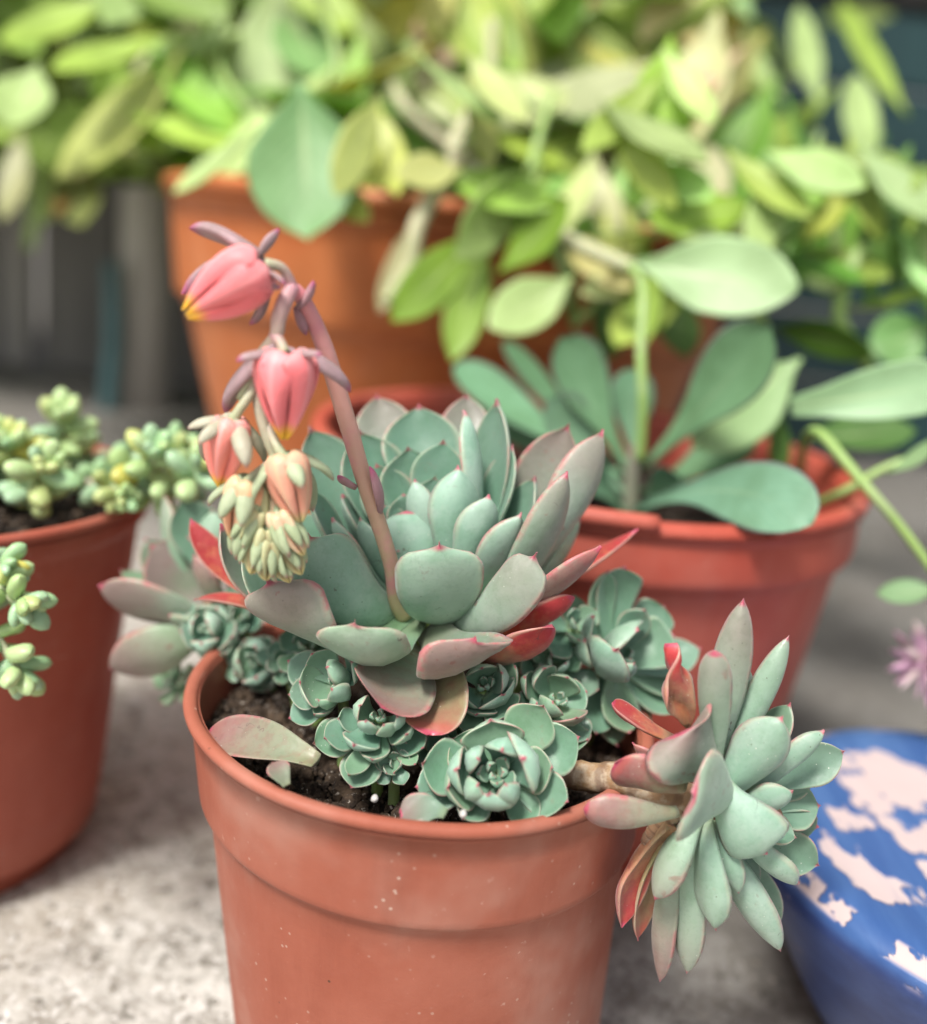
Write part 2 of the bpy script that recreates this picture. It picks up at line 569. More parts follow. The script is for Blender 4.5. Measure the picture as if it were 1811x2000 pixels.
PROF = {
    'ech': [(0, .34), (.12, .42), (.3, .63), (.5, .88), (.64, 1), (.76, .93), (.86, .69), (.92, .41), (.95, .20), (.965, .10), (1, .0)],
    'trunc': [(0, .38), (.2, .50), (.45, .78), (.65, .97), (.78, 1), (.88, .90), (.935, .60), (.953, .26), (.966, .09), (1, 0)],
    'echn': [(0, .45), (.15, .58), (.35, .85), (.55, 1), (.72, .95), (.84, .72), (.92, .44), (.96, .22), (.98, .09), (1, .0)],
    'blunt': [(0, .35), (.2, .55), (.45, .88), (.65, 1), (.82, .95), (.91, .75), (.96, .5), (.985, .28), (1, .05)],
    'paddle': [(0, .13), (.2, .2), (.4, .45), (.6, .86), (.75, 1), (.87, .9), (.95, .6), (.985, .3), (1, .02)],
    'oval': [(0, .07), (.08, .16), (.25, .6), (.5, 1), (.72, .92), (.88, .6), (.96, .26), (1, .02)],
    'bean': [(0, .3), (.15, .65), (.4, .97), (.65, 1), (.83, .8), (.94, .45), (1, .03)],
    'sepal': [(0, .55), (.2, .85), (.45, 1), (.7, .8), (.88, .45), (1, .02)],
    'petal': [(0, .70), (.1, .95), (.22, 1), (.45, .80), (.7, .48), (.9, .21), (1, .02)],
    'lance': [(0, .1), (.2, .5), (.45, 1), (.7, .8), (.9, .35), (1, .02)],
}


def leaf_geo(B, C, T, nh, hw, prof='ech', cup=.25, th=.12, N=22, M=14, keel=.0, side=None, wob=0.0, top=.35, twist=0.0, curl=0.0):
    B, C, T = (np.asarray(a, float) for a in (B, C, T))
    s = np.linspace(0, 1, N + 1)
    u = 1 - (1 - s) ** 1.55
    u1 = u[:, None]
    p = (1 - u1)**2 * B + 2 * u1 * (1 - u1) * C + u1**2 * T
    t = 2 * (1 - u1) * (C - B) + 2 * u1 * (T - C)
    t /= np.linalg.norm(t, axis=1)[:, None] + 1e-9
    nh = nrm(nh)
    if side is not None:
        sv = np.asarray(side, float)[None] - t * (t @ np.asarray(side, float))[:, None]
        sv /= np.linalg.norm(sv, axis=1)[:, None] + 1e-9
        n = np.cross(sv, t)
        if (n.mean(0) @ nh) < 0:
            n, sv = -n, -sv
    else:
        n = nh[None] - t * (t @ nh)[:, None]
        n /= np.linalg.norm(n, axis=1)[:, None] + 1e-9
        sv = np.cross(t, n)
    if twist:
        a = twist * u
        ca, sa = np.cos(a)[:, None], np.sin(a)[:, None]
        n, sv = ca * n + sa * sv, ca * sv - sa * n
    w = curve_interp(PROF[prof], u) * hw
    w = np.clip(w, hw * .008, None)
    tt = curve_interp([(0, .85), (.2, .95), (.55, 1), (.8, .85), (.92, .55), (.97, .25), (1, .03)], u) * th
    L = np.linalg.norm(T - B)
    phi = np.linspace(0, 2 * np.pi, M, endpoint=False)
    c, sn = np.cos(phi), np.sin(phi)
    V, A = [], []
    ph = rng.random(4) * 6.28
    for i in range(N + 1):
        x = w[i] * c
        y = tt[i] * sn * np.where(sn > 0, top, 1.0)
        y = y - keel * tt[i] * np.where(sn < 0, (1 - np.abs(c)), 0)
        y = y + cup * w[i] * c**2
        if curl:
            y = y + curl * L * max(0, u[i] - .6)**2 * 4
        if wob:
            y = y + wob * hw * (np.sin(c * 3 + ph[0] + u[i] * 7) * .6 + np.sin(c * 5 + u[i] * 13 + ph[1]) * .35) * min(1, u[i] * 3)
            x = x * (1 + wob * .5 * np.sin(u[i] * 11 + ph[2] + c * 2))
        # no two leaves are quite alike
        y = y + .055 * hw * np.sin(c * 2.2 + u[i] * 5 + ph[3])
        V.append(p[i] + x[:, None] * sv[i] + y[:, None] * n[i])
        A.append(np.stack([np.full(M, u[i]), c, sn], 1))
    V = np.concatenate(V)
    A = np.concatenate(A)
    F = []
    for i in range(N):
        for j in range(M):
            k = (j + 1) % M
            F.append((i * M + j, i * M + k, (i + 1) * M + k, (i + 1) * M + j))
    F.append(tuple(range(M))[::-1])
    F.append(tuple(N * M + j for j in range(M)))
    return V, F, A


def tube_geo(pts, rad, M=10, N=28, bump=0.0):
    pts = np.array(pts, float)
    k = np.linspace(0, len(pts) - 1, N + 1)
    idx = np.arange(len(pts))
    p = np.stack([curve_interp(np.stack([idx, pts[:, a]], 1), np.clip(k, 0, len(pts) - 1.0001)) for a in range(3)], 1)
    rr = np.interp(k, np.linspace(0, len(pts) - 1, len(rad)), rad)
    t = np.gradient(p, axis=0)
    t /= np.linalg.norm(t, axis=1)[:, None] + 1e-9
    ref = np.array([.3, .2, 1.0])
    V, A, F = [], [], []
    phi = np.linspace(0, 2 * np.pi, M, endpoint=False)
    n = nrm(np.cross(t[0], ref))
    for i in range(N + 1):
        n = nrm(n - t[i] * (n @ t[i]))
        b = np.cross(t[i], n)
        r = rr[i] * (1 + bump * (rng.random(M) - .5))
        V.append(p[i] + (r * np.cos(phi))[:, None] * n + (r * np.sin(phi))[:, None] * b)
        A.append(np.stack([np.full(M, i / N), np.cos(phi), np.sin(phi)], 1))
    for i in range(N):
        for j in range(M):
            q = (j + 1) % M
            F.append((i * M + j, i * M + q, (i + 1) * M + q, (i + 1) * M + j))
    F.append(tuple(range(M))[::-1])
    F.append(tuple(N * M + j for j in range(M)))
    return np.concatenate(V), F, np.concatenate(A)


def tube(name, pts, rad, mat, parent=None, **k):
    V, F, A = tube_geo(pts, rad, **k)
    return mesh_obj(name, V, F, mat, parent, attr=A, origin=None if parent else pts[0])


def lathe_geo(prof, n=96, shift=lambda z: (0, 0), wob=0.0):
    V, F = [], []
    a = np.linspace(0, 2 * np.pi, n, endpoint=False)
    ph = rng.random(2) * 6.28
    for r, z in prof:
        sx, sy = shift(z)
        rr = r * (1 + wob * np.sin(2 * a + ph[0]) + wob * .5 * np.sin(3 * a + ph[1]))
        V.append(np.stack([rr * np.cos(a) + sx, rr * np.sin(a) + sy, np.full(n, z)], 1))
    m = len(prof)
    for i in range(m - 1):
        for j in range(n):
            k = (j + 1) % n
            F.append((i * n + j, i * n + k, (i + 1) * n + k, (i + 1) * n + j))
    return np.concatenate(V), F


def leaf(parent, T, B, w, nh=(0, .6, .6), C=None, bend=.18, W=None, col=(0, 0, 0), mat=None, prof='ech', cup=.22, th=None, name='leaf', label=None, **k):
    """T, B, C = (x, y, distance) ; w = full width in photo pixels at the leaf, or W = the two ends of its widest line"""
    Tp, Bp = P(*T), P(*B)
    mid = .45 * Bp + .55 * Tp
    side = None
    if W is not None:
        e1, e2 = P(*W[0]), P(*W[1])
        side = nrm(e2 - e1)
        hw = np.linalg.norm(e2 - e1) / 2
    else:
        hw = w / 2 / pxcm(mid)
    nh = nrm(nh)
    t = nrm(Tp - Bp)
    if side is not None:
        n = np.cross(side, t)
        n = nrm(n if n @ nh > 0 else -n)
    else:
        n = nrm(nh - t * (t @ nh))
    L = np.linalg.norm(Tp - Bp)
    Cp = P(*C) if C is not None else (Bp + Tp) / 2 - n * bend * L
    if th is None:
        th = min(.16, hw * .34)
    V, F, A = leaf_geo(Bp, Cp, Tp, nh, hw, prof, cup, th, side=side, **k)
    o = mesh_obj(name, V, F, mat or M_ECH, parent, attr=A, color=col)
    if label:
        o['label'] = label
    return o


# ------------------------------------------------------------------ setting
def ground():
    xs = np.concatenate([[-3000, -1200, -500, -200, -90], np.linspace(-60, 60, 241), [90, 200, 500, 1200, 3000]])
    ys = np.concatenate([[-600, -200, -60, -20], np.linspace(0, 90, 181), [120, 170, 260, 500, 1000, 2500, 6000]])
    V = []
    for y in ys:
        for x in xs:
            z = 0.0
            if abs(x) < 60 and 0 < y < 90:
                z = .16 * noise.noise(Vector((x * .5, y * .5, 0))) + .10 * noise.noise(Vector((x * 1.7, y * 1.7, 3))) - .12
            V.append((x, y, z - .02))
    nx = len(xs)
    F = [(j * nx + i, j * nx + i + 1, (j + 1) * nx + i + 1, (j + 1) * nx + i) for j in range(len(ys) - 1) for i in range(nx - 1)]
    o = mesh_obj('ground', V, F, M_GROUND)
    tag(o, 'rough grey beige concrete slab under the pots', None, None, 'structure')


ground()


def box_geo(x0, x1, y0, y1, z0, z1, bev=.4):
    import bmesh
    bm = bmesh.new()
    bmesh.ops.create_cube(bm, size=1)
    for v in bm.verts:
        v.co = Vector((x0 + (x1 - x0) * (v.co.x + .5), y0 + (y1 - y0) * (v.co.y + .5), z0 + (z1 - z0) * (v.co.z + .5)))
    bmesh.ops.bevel(bm, geom=bm.edges[:], offset=bev, segments=2, affect='EDGES')
    bm.verts.index_update()
    V = [tuple(v.co) for v in bm.verts]
    F = [tuple(v.index for v in f.verts) for f in bm.faces]
    bm.free()
    return V, F


M_TEAL = mat_simple('dark_teal_paint', (.012, .040, .045), (.022, .065, .070), 8, .45, .3, .002, stretch=(1, 1, .2), spec=.5)
M_BLACK = mat_simple('black_rail', (.012, .012, .012), (.03, .028, .026), 20, .6, .3, .002)
M_DGREY = mat_simple('weathered_dark_board', (.13, .125, .12), (.21, .2, .19), 12, .8, .6, .004, stretch=(1, 1, .12))
M_LGREY = mat_simple('pale_weathered_post', (.42, .40, .36), (.56, .53, .48), 14, .85, .6, .004, stretch=(1, 1, .15))
M_MGREY = mat_simple('mid_grey_board', (.26, .25, .24), (.38, .36, .34), 12, .85, .6, .004, stretch=(1, 1, .12))
M_PIPE = mat_simple('blue_green_pipe', (.06, .13, .14), (.09, .18, .19), 20, .5, .3, .002)


def x_at(px, y, d):
    return float(P(px, y, d)[0])


# board fence far behind on the left, its boards of different greys
fence = thing('board_fence', 'weathered grey board fence behind the pots on the left', 'fence', (-30, 118, 0))
bx = [-90, -78, -66, -56]
edges = [-95, -82, -70, -58, x_at(70, 600, 118), x_at(232, 600, 118), x_at(330, 600, 118), x_at(330, 600, 118) + 13, x_at(330, 600, 118) + 27, x_at(330, 600, 118) + 41, x_at(330, 600, 118) + 55]
mats = [M_MGREY, M_DGREY, M_MGREY, M_MGREY, M_DGREY, M_DGREY, M_DGREY, M_MGREY, M_DGREY, M_MGREY]
for i in range(len(edges) - 1):
    a, b_ = edges[i] + .5, edges[i + 1] - .5
    off = rng.uniform(-.6, .6)
    V, F = box_geo(a, b_, 118 + off, 120.5 + off, 0.3, 62 + rng.uniform(-1, 1))
    mesh_obj('board', V, F, mats[i], fence, smooth=False)
V, F = box_geo(-96, edges[-1] + 2, 121.4, 124, 40, 46)
mesh_obj('rail', V, F, M_DGREY, fence, smooth=False)

post = thing('pale_post', 'pale weathered round post standing left of the orange pot', 'post', (x_at(285, 600, 104), 104, 0))
px_ = x_at(285, 640, 104)
V, F = lathe_geo([(0.01, 0), (2.7, 0), (2.75, 20), (2.6, 44), (2.3, 46), (.01, 46.3)], 24)
V = V + np.array([px_, 104, 0])
mesh_obj('shaft', V, F, M_LGREY, post)
pipe = thing('thin_pipe', 'thin blue-green pipe rising beside the pale post', 'pipe', (x_at(212, 760, 100), 100, 0))
tube('shaft', [(x_at(212, 760, 100), 100, 0), (x_at(212, 760, 100) + .5, 100, 8), (x_at(216, 760, 100), 100, 15)], [.9, .9, .8], M_PIPE, pipe)

panel = thing('teal_panel', 'dark teal painted panel with black top rail behind the leaves', 'panel', (x_at(1700, 200, 125), 125, 0))
z_top = float(P(1700, 12, 125)[2])
xa, xb = x_at(1330, 200, 125), x_at(1330, 200, 125) + 90
nb = 6
zz = np.linspace(.3, z_top, nb + 1)
for i in range(nb):
    V, F = box_geo(xa, xb, 125, 127, zz[i] + .15, zz[i + 1] - .15, .5)
    mesh_obj('panel_board', V, F, M_TEAL, panel, smooth=False)
V, F = box_geo(xa - .5, xb + .5, 124.4, 127.8, z_top, z_top + 5, .5)
mesh_obj('top_rail', V, F, M_BLACK, panel, smooth=False)


# ------------------------------------------------------------------ pots
def pot(name, label, cx, cy, R, H, ledge, rl, rf, mat, shift=(0, 0), lip=.38, wall=.16, foot=None, notch=None, n=128, group=None):
    """rolled lip, band, step and tapering wall; hollow"""
    t = thing(name, label, 'pot', (cx, cy, 0), group)

    def sh(z):
        k = z / H
        return (shift[0] * k, shift[1] * k)
    zl = H - ledge
    k = R / 6.0
    w = wall * k
    out = []
    if foot:
        out += [(rf - foot[0], .0), (rf - foot[0] + .05, foot[1] - .12), (rf - .03, foot[1])]
    else:
        out += [(rf - .05, 0), (rf, .15)]
    z0 = foot[1] if foot else .15
    out += [(rf + (rl - rf) * q, z0 + (zl - .3 * k - z0) * q) for q in (.15, .35, .55, .75, .9, 1.0)]
    out += [(rl + .03 * k, zl - .22 * k), (rl + .10 * k, zl - .10 * k), (rl + .20 * k, zl - .03 * k), (rl + .24 * k, zl + .06 * k), (rl + .25 * k, zl + .2 * k)]
    rb = R - .16 * k
    out += [(rl + .25 * k + (rb - rl - .25 * k) * q, zl + .2 * k + (H - lip * k - zl - .2 * k) * q) for q in (.33, .66, 1.0)]
    hw = out[-1][1]
    inner = [(R - .38 * k, H - .12 * k), (R - .38 * k, H - lip * k), (rl + .05 - w, zl - .3), (rf - w, z0 + .3), (.02, z0 + .3)]
    V, F = lathe_geo([(.02, .02)] + out + [(R - .05 * k, hw + .01), ] + [(R - .30 * k, H - .2 * k)] + inner, n, sh, .004)
    V = V + np.array([cx, cy, 0])
    mesh_obj('wall', V, F, mat, t)
    # rolled lip, slightly uneven, with a missing stretch on the split pot
    a0, a1 = 0, 2 * np.pi
    segs = [(0, 2 * np.pi)]
    if notch:
        segs = [(notch[1], notch[0] + 2 * np.pi)]
    for s0, s1 in segs:
        m = 160
        aa = np.linspace(s0, s1, m + 1)[:m + (1 if notch else 0)]
        pr = [(R - .34 * k, H - .26 * k), (R - .36 * k, H - .09 * k), (R - .28 * k, H), (R - .14 * k, H + .02 * k), (R - .03 * k, H - .03 * k), (R, H - .12 * k), (R - .02 * k, H - .22 * k), (R - .10 * k, H - .27 * k), (R - .2 * k, H - .28 * k)]
        V, F = [], []
        for ai in aa:
            wz = .02 * k * math.sin(ai * 3 + 1) + .014 * k * math.sin(ai * 7)
            for r, z in pr:
                sx, sy = sh(z)
                V.append((cx + r * math.cos(ai) + sx, cy + r * math.sin(ai) + sy, z + wz))
        q = len(pr)
        M = len(aa)
        for i in range(M if not notch else M - 1):
            for j in range(q):
                i2, j2 = (i + 1) % M, (j + 1) % q
                F.append((i * q + j, i2 * q + j, i2 * q + j2, i * q + j2))
        if notch:
            F.append(tuple(range(q)))
            F.append(tuple((M - 1) * q + j for j in range(q))[::-1])
        mesh_obj('lip', V, F, mat, t)
    return t


AX, AY, AH = -.5, 23.3, 10.62
pot('plastic_pot', 'reddish brown plastic pot in front, holding the flowering rosette', AX + .95, AY, 6.0, AH, 2.6, 5.5, 5.1, M_POTA, (-.95, 0), lip=.30, group='terracotta coloured plastic pots')
pot('plastic_pot', 'wide brick red pot with a broken lip, behind the fallen rosette', 4.5, 37.95, 10.6, 14.88, 2.2, 9.95, 8.7, M_POTB, (-.1, 0), lip=.30, foot=(.35, .9), notch=(math.radians(-83), math.radians(-62)), group='terracotta coloured plastic pots')
pot('plastic_pot', 'tall brick red pot holding jelly bean sedum', -16.7, 29.55, 6.7, 13.0, .9, 6.2, 5.0, M_POTC, (0, 0), foot=(.7, 1.1), group='terracotta coloured plastic pots')
pot('plastic_pot', 'large orange pot holding the leafy plant at the back', -2.5, 65, 17.9, 23.4, 6.6, 16.2, 12.5, M_POTE, (0, 0), foot=(.6, 1.4), group='terracotta coloured plastic pots')


def blue_pot():
    t = thing('painted_pot', 'round blue painted clay pot, its flat top chipped to pale pink', 'pot', (17.1, 25.1, 0))
    prof = [(.02, 0.02), (3.6, 0), (4.0, .15), (4.9, 1.2), (5.8, 2.6), (6.6, 4.1), (7.2, 5.3), (7.5, 6.0), (7.6, 6.35), (7.55, 6.62), (7.35, 6.84), (7.0, 6.98), (6.6, 7.04), (6.1, 7.0), (5.2, 6.93), (4, 6.9), (2, 6.9), (.02, 6.9)]
    V, F = lathe_geo(prof, 96, wob=.006)
    V = V + np.array([17.1, 25.1, 0])
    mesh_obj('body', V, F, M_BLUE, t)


blue_pot()


def soil(name, label, cx, cy, R, z, chunks, seed, amp=.18, cmat=M_CHUNK):
    V, F = [], []
    n, m = 64, 22
    V.append((cx, cy, z))
    for i in range(1, m + 1):
        r = R * i / m
        for j in range(n):
            a = 2 * math.pi * j / n
            x, y = cx + r * math.cos(a), cy + r * math.sin(a)
            h = amp * noise.noise(Vector((x * .8, y * .8, seed))) + amp * .7 * noise.noise(Vector((x * 3, y * 3, seed)))
            V.append((x, y, z + h))
    for j in range(n):
        F.append((0, 1 + j, 1 + (j + 1) % n))
    for i in range(m - 1):
        for j in range(n):
            a, b = 1 + i * n + j, 1 + i * n + (j + 1) % n
            F.append((a, a + n, b + n, b))
    o = mesh_obj(name, V, F, M_SOIL, origin=(cx, cy, z))
    tag(o, label, 'soil', None, 'stuff')
    # loose crumbs: one mesh
    V, F = [], []
    import itertools
    for _ in range(chunks):
        a, r = rng.random() * 6.283, R * .97 * math.sqrt(rng.random())
        s = rng.choice([.05, .08, .11, .17, .26], p=[.28, .32, .22, .13, .05])
        c = np.array([cx + r * math.cos(a), cy + r * math.sin(a), z + s * .25 + rng.random() * .1])
        base = len(V)
        ang = rng.random(3) * 6.28
        Rm = np.array(Matrix.Rotation(ang[0], 3, 'X') @ Matrix.Rotation(ang[1], 3, 'Y'))
        ico = [(0, 0, 1), (.89, 0, .45), (.28, .85, .45), (-.72, .53, .45), (-.72, -.53, .45), (.28, -.85, .45), (.72, .53, -.45), (-.28, .85, -.45), (-.89, 0, -.45), (-.28, -.85, -.45), (.72, -.53, -.45), (0, 0, -1)]
        fi = [(0, 1, 2), (0, 2, 3), (0, 3, 4), (0, 4, 5), (0, 5, 1), (1, 6, 2), (2, 7, 3), (3, 8, 4), (4, 9, 5), (5, 10, 1), (2, 6, 7), (3, 7, 8), (4, 8, 9), (5, 9, 10), (1, 10, 6), (6, 11, 7), (7, 11, 8), (8, 11, 9), (9, 11, 10), (10, 11, 6)]
        sc = s * rng.uniform(.6, 1.3, 3)
        for q in ico:
            V.append(c + Rm @ (np.array(q) * sc * rng.uniform(.75, 1.2)))
        F += [tuple(base + k for k in f) for f in fi]
    o2 = mesh_obj('soil_crumbs', V, F, cmat, parent=o, smooth=False, origin=(cx, cy, z))
    o2['kind'] = 'stuff'
    return o


soil('soil', 'dark crumbly potting soil in the front pot', AX + .02, AY, 5.55, AH - 1.35, 5200, 1.0)
soil('soil', 'dark potting soil deep in the wide split pot', 4.4, 37.95, 9.5, 12.2, 700, 2.0)
soil('soil', 'dark potting soil in the sedum pot on the left', -16.7, 29.55, 6.1, 12.1, 700, 3.0)
soil('soil', 'dark potting soil in the large orange pot', -2.5, 65, 16.6, 21.6, 300, 4.0)
for px, py, d, s in ((732, 1560, 18.6, .09), (640, 1418, 20.2, .1), (585, 1340, 22.2, .12), (905, 1590, 17.9, .09)):
    c = P(px, py, d)
    V, F = lathe_geo([(.01, -1), (.6, -.8), (1, -.2), (.95, .35), (.6, .85), (.01, 1)], 10, wob=.1)
    V = V * s + c
    o = mesh_obj('perlite_grain', V, F, M_PERL, origin=c)
    tag(o, {732: 'whitish perlite grain lying on soil by the front rim, the most exposed one', 640: 'whitish perlite grain on the soil above the fallen leaf', 585: 'whitish perlite grain on the soil beside the small back rosettes', 905: 'whitish perlite grain half hidden by the rim under the front rosette'}[px], 'pebble', 'pale grains on the soil')

def grit():
    V, F = [], []
    for _ in range(2600):
        x, y = rng.uniform(-16, 16), rng.uniform(13, 40)
        s = rng.choice([.03, .05, .08, .14], p=[.45, .33, .17, .05])
        z = .16 * noise.noise(Vector((x * .5, y * .5, 0))) + .10 * noise.noise(Vector((x * 1.7, y * 1.7, 3))) - .14
        k = len(V)
        for q in ((1, 0, 0), (-.8, .5, 0), (-.3, -1, 0), (.3, 1, .1), (0, 0, .8), (.2, .1, -.5)):
            V.append((x + s * q[0] * rng.uniform(.7, 1.3), y + s * q[1] * rng.uniform(.7, 1.3), z + s * q[2]))
        for f in ((0, 3, 4), (3, 1, 4), (1, 2, 4), (2, 0, 4), (3, 0, 5), (1, 3, 5), (2, 1, 5), (0, 2, 5)):
            F.append(tuple(k + i for i in f))
    o = mesh_obj('grit', V, F, mat_simple('slab_grit', (.10, .085, .065), (.40, .37, .32), 60, .9, .3, .001, c3=(.62, .60, .56)), smooth=False, origin=(0, 23, 0))
    tag(o, 'loose grit and soil crumbs on the concrete', 'grit', None, 'stuff')


grit()

# ------------------------------------------------------------------ the main rosette with its flower stalk
Y0 = AY
rosO = P(830, 1175, Y0)
main = thing('echeveria_plant', 'large blue-green rosette with a pink flower stalk in the front pot', 'succulent', P(830, 1330, Y0))
tube('stem', [P(835, 1480, Y0), P(832, 1330, Y0), P(830, 1230, Y0), P(825, 1120, Y0), P(815, 1060, Y0)], [.5, .5, .55, .45, .2], M_GSTEM, main, bump=.1)

OUT = (0, .8, .5)      # inner face turned away from the viewer: the outer side shows
d = Y0
L_ = leaf
# back leaves: inner faces show
L_(main, (735, 768, d + 3.2), (790, 1010, d + .8), 128, (0, -.8, .4), col=(.75, 0, 0), prof='ech', cup=.3)
L_(main, (912, 766, d + 3.2), (905, 1010, d + .8), 110, (0, -.8, .4), col=(.75, 0, 0), cup=.3)
L_(main, (818, 788, d + 2.5), (835, 1040, d + .5), 158, (0.05, -.8, .4), col=(.08, 0, 0), cup=.38)
L_(main, (604, 832, d + 1.9), (760, 1110, d + .3), 150, (.5, -.6, .4), col=(.1, 0, 0), cup=.3)
L_(main, (700, 838, d + 1.6), (800, 1110, d + .2), 150, (.35, -.7, .4), col=(.03, 0, 0), cup=.38)
L_(main, (796, 871, d + 1.2), (825, 1080, d + .3), 135, (.1, -.8, .4), col=(.06, 0, 0), cup=.45)
L_(main, (970, 778, d + 1.6), (915, 1130, d + .3), 122, (-.75, -.45, .2), col=(.12, 0, 0), cup=.35, bend=.16)
L_(main, (904, 801, d + .9), (905, 1120, d + .0), 100, (-.75, .25, .2), col=(.02, 0, 0), cup=.28, bend=.15, keel=.6)
L_(main, (1112, 826, d + 1.7), (960, 1150, d + .3), 128, (-.35, -.8, .2), col=(1.0, .0, .1), cup=.3, bend=.14)
L_(main, (1178, 838, d + .9), (1000, 1160, d + .1), 112, (-.35, .85, .3), col=(.7, .02, 0), cup=.25, bend=.12)
L_(main, (1108, 920, d - .8), (960, 1190, d - .2), 100, (-.45, .8, .3), col=(.6, 0, .1), cup=.2, bend=.16, prof='echn')
L_(main, (894, 908, d - .1), (880, 1150, d - .3), 115, (-.35, .8, .3), col=(.04, 0, 0), cup=.3, bend=.14, keel=.4)
L_(main, (811, 935, d + .2), (850, 1100, d), 66, (.3, .8, .3), col=(.06, 0, 0), cup=.35)
L_(main, (788, 963, d + .5), (805, 1080, d + .2), 78, (0, -.8, .4), col=(.04, 0, 0), cup=.5)
L_(main, (796, 998, d - .1), (808, 1150, d - .3), 125, (0, .85, .3), col=(.03, 0, 0), cup=.35, prof='blunt')
L_(main, (838, 1000, d + .15), (838, 1120, d), 70, (-.2, .8, .3), col=(.03, 0, 0), cup=.4)
L_(main, (765, 1012, d + .05), (790, 1120, d), 62, (.3, .8, .3), col=(.03, 0, 0), cup=.4)
L_(main, (703, 1010, d - .3), (775, 1150, d - .2), 66, (.45, .7, .3), col=(.06, 0, 0), cup=.3)
L_(main, (604, 952, d - .1), (740, 1170, d - .1), 95, (.85, -.15, .4), col=(.02, 0, 0), cup=.25, bend=.12)
L_(main, (668, 965, d + .5), (780, 1140, d + .1), 95, (.75, -.1, .4), col=(.0, 0, 0), cup=.35, bend=.1)
L_(main, (1134, 1012, d + 1.4), (980, 1180, d + .3), 92, (-.6, .2, .5), col=(.05, 0, .2), cup=.3)
for T_, B_, w_, n_, c_ in (((560, 1000, d + 1.3), (750, 1140, d + .2), 122, (.6, -.4, .5), (.1, 0, 0)), ((1002, 868, d + 1.0), (900, 1120, d + .2), 110, (-.7, -.45, .2), (.05, 0, 0)),
                           ((955, 965, d - .5), (885, 1150, d - .3), 98, (-.45, .8, .3), (.08, 0, 0)), ((1018, 1000, d - .9), (905, 1175, d - .3), 104, (-.45, .8, .4), (.2, 0, 0)),
                           ((1045, 930, d + .5), (930, 1150, d + .1), 104, (-.6, -.3, .3), (.15, 0, 0)), ((735, 905, d + .9), (800, 1095, d + .2), 112, (.2, -.8, .4), (.03, 0, 0)),
                           ((866, 858, d + 1.0), (838, 1070, d + .2), 112, (-.1, -.8, .3), (.03, 0, 0)), ((748, 985, d + .3), (795, 1110, d + .1), 84, (.3, -.7, .4), (.02, 0, 0)),
                           ((850, 930, d + .7), (826, 1080, d + .2), 84, (-.1, -.8, .3), (.02, 0, 0)), ((560, 1120, d - 1.3), (770, 1208, d - .4), 120, (.2, -.3, .9), (.1, 0, .1)),
                           ((650, 1010, d - .6), (775, 1165, d - .3), 100, (.7, .3, .4), (.05, 0, 0)), ((1085, 1020, d - .2), (930, 1190, d - .1), 96, (-.5, .2, .7), (.4, 0, .1)),
                           ((640, 870, d + 2.4), (770, 1080, d + .6), 130, (.3, -.7, .4), (.3, 0, 0))):
    L_(main, T_, B_, w_, n_, col=c_, cup=.32, bend=.16)
# front leaves: their outer sides show
L_(main, (858, 1056, d - 2.3), (852, 1205, d - .6), 0, OUT, C=(860, 1240, d - 1.9), W=((778, 1132, d - 1.9), (950, 1112, d - 1.9)), col=(.12, 0, .12), cup=.10, th=.12, keel=.5, prof='trunc')
L_(main, (601, 1040, d - 2.0), (790, 1190, d - .5), 0, (.4, .7, .5), C=(690, 1225, d - 2.1), W=((618, 1140, d - 1.9), (728, 1045, d - 1.1)), col=(.12, 0, .05), cup=.10, prof='trunc')
L_(main, (1050, 1078, d - 2.3), (880, 1210, d - .6), 0, (-.4, .7, .5), C=(950, 1250, d - 2.4), W=((935, 1110, d - 1.5), (995, 1190, d - 2.3)), col=(.6, 0, .05), cup=.2, prof='trunc')
L_(main, (475, 1050, d - 1.3), (760, 1215, d - .4), 0, (.5, -.25, .85), C=(545, 1215, d - 1.6), W=((540, 1205, d - 2.2), (600, 1085, d - .2)), col=(.15, 0, .08), cup=.22)
L_(main, (432, 1022, d - .9), (720, 1215, d + .1), 0, (.7, -.45, .5), C=(470, 1200, d - .8), W=((470, 1150, d - 1.6), (530, 1085, d - .2)), col=(.6, 0, .1), cup=.3)
L_(main, (522, 1128, d - 3.1), (745, 1225, d - .6), 0, (.3, .5, .8), C=(590, 1305, d - 3.2), W=((492, 1180, d - 2.3), (662, 1238, d - 2.7)), col=(.75, 0, .15), cup=.2, prof='trunc', keel=.5)
L_(main, (372, 1012, d + .5), (690, 1215, d + .3), 0, (.4, -.5, .6), C=(420, 1150, d), W=((400, 1085, d), (450, 1050, d + .5)), col=(.2, 1, 0), cup=.35, prof='echn', label='red withered leaf')
L_(main, (378, 1172, d - .2), (680, 1262, d - .3), 44, (.1, -.1, 1), C=(470, 1150, d - .6), col=(.1, .95, 0), cup=.3, prof='echn', label='orange-red withered leaf')
L_(main, (693, 1212, d - 4.0), (805, 1215, d - .8), 0, (.1, .45, .9), C=(715, 1345, d - 3.4), W=((632, 1255, d - 3.0), (808, 1262, d - 3.0)), col=(.22, 0, .3), cup=.12, prof='trunc', keel=.5)
L_(main, (930, 1245, d - 3.8), (845, 1225, d - .9), 0, (-.2, .4, .9), C=(895, 1345, d - 3.3), W=((800, 1325, d - 3.1), (972, 1240, d - 3.1)), col=(.95, .03, .05), cup=.12, prof='trunc', keel=.4)
L_(main, (738, 1390, d - 3.8), (812, 1262, d - 1.2), 0, (.2, -.45, .9), C=(775, 1345, d - 3.4), W=((658, 1322, d - 3.4), (815, 1378, d - 3.4)), col=(.95, .12, .1), cup=.3, prof='blunt', curl=.3)
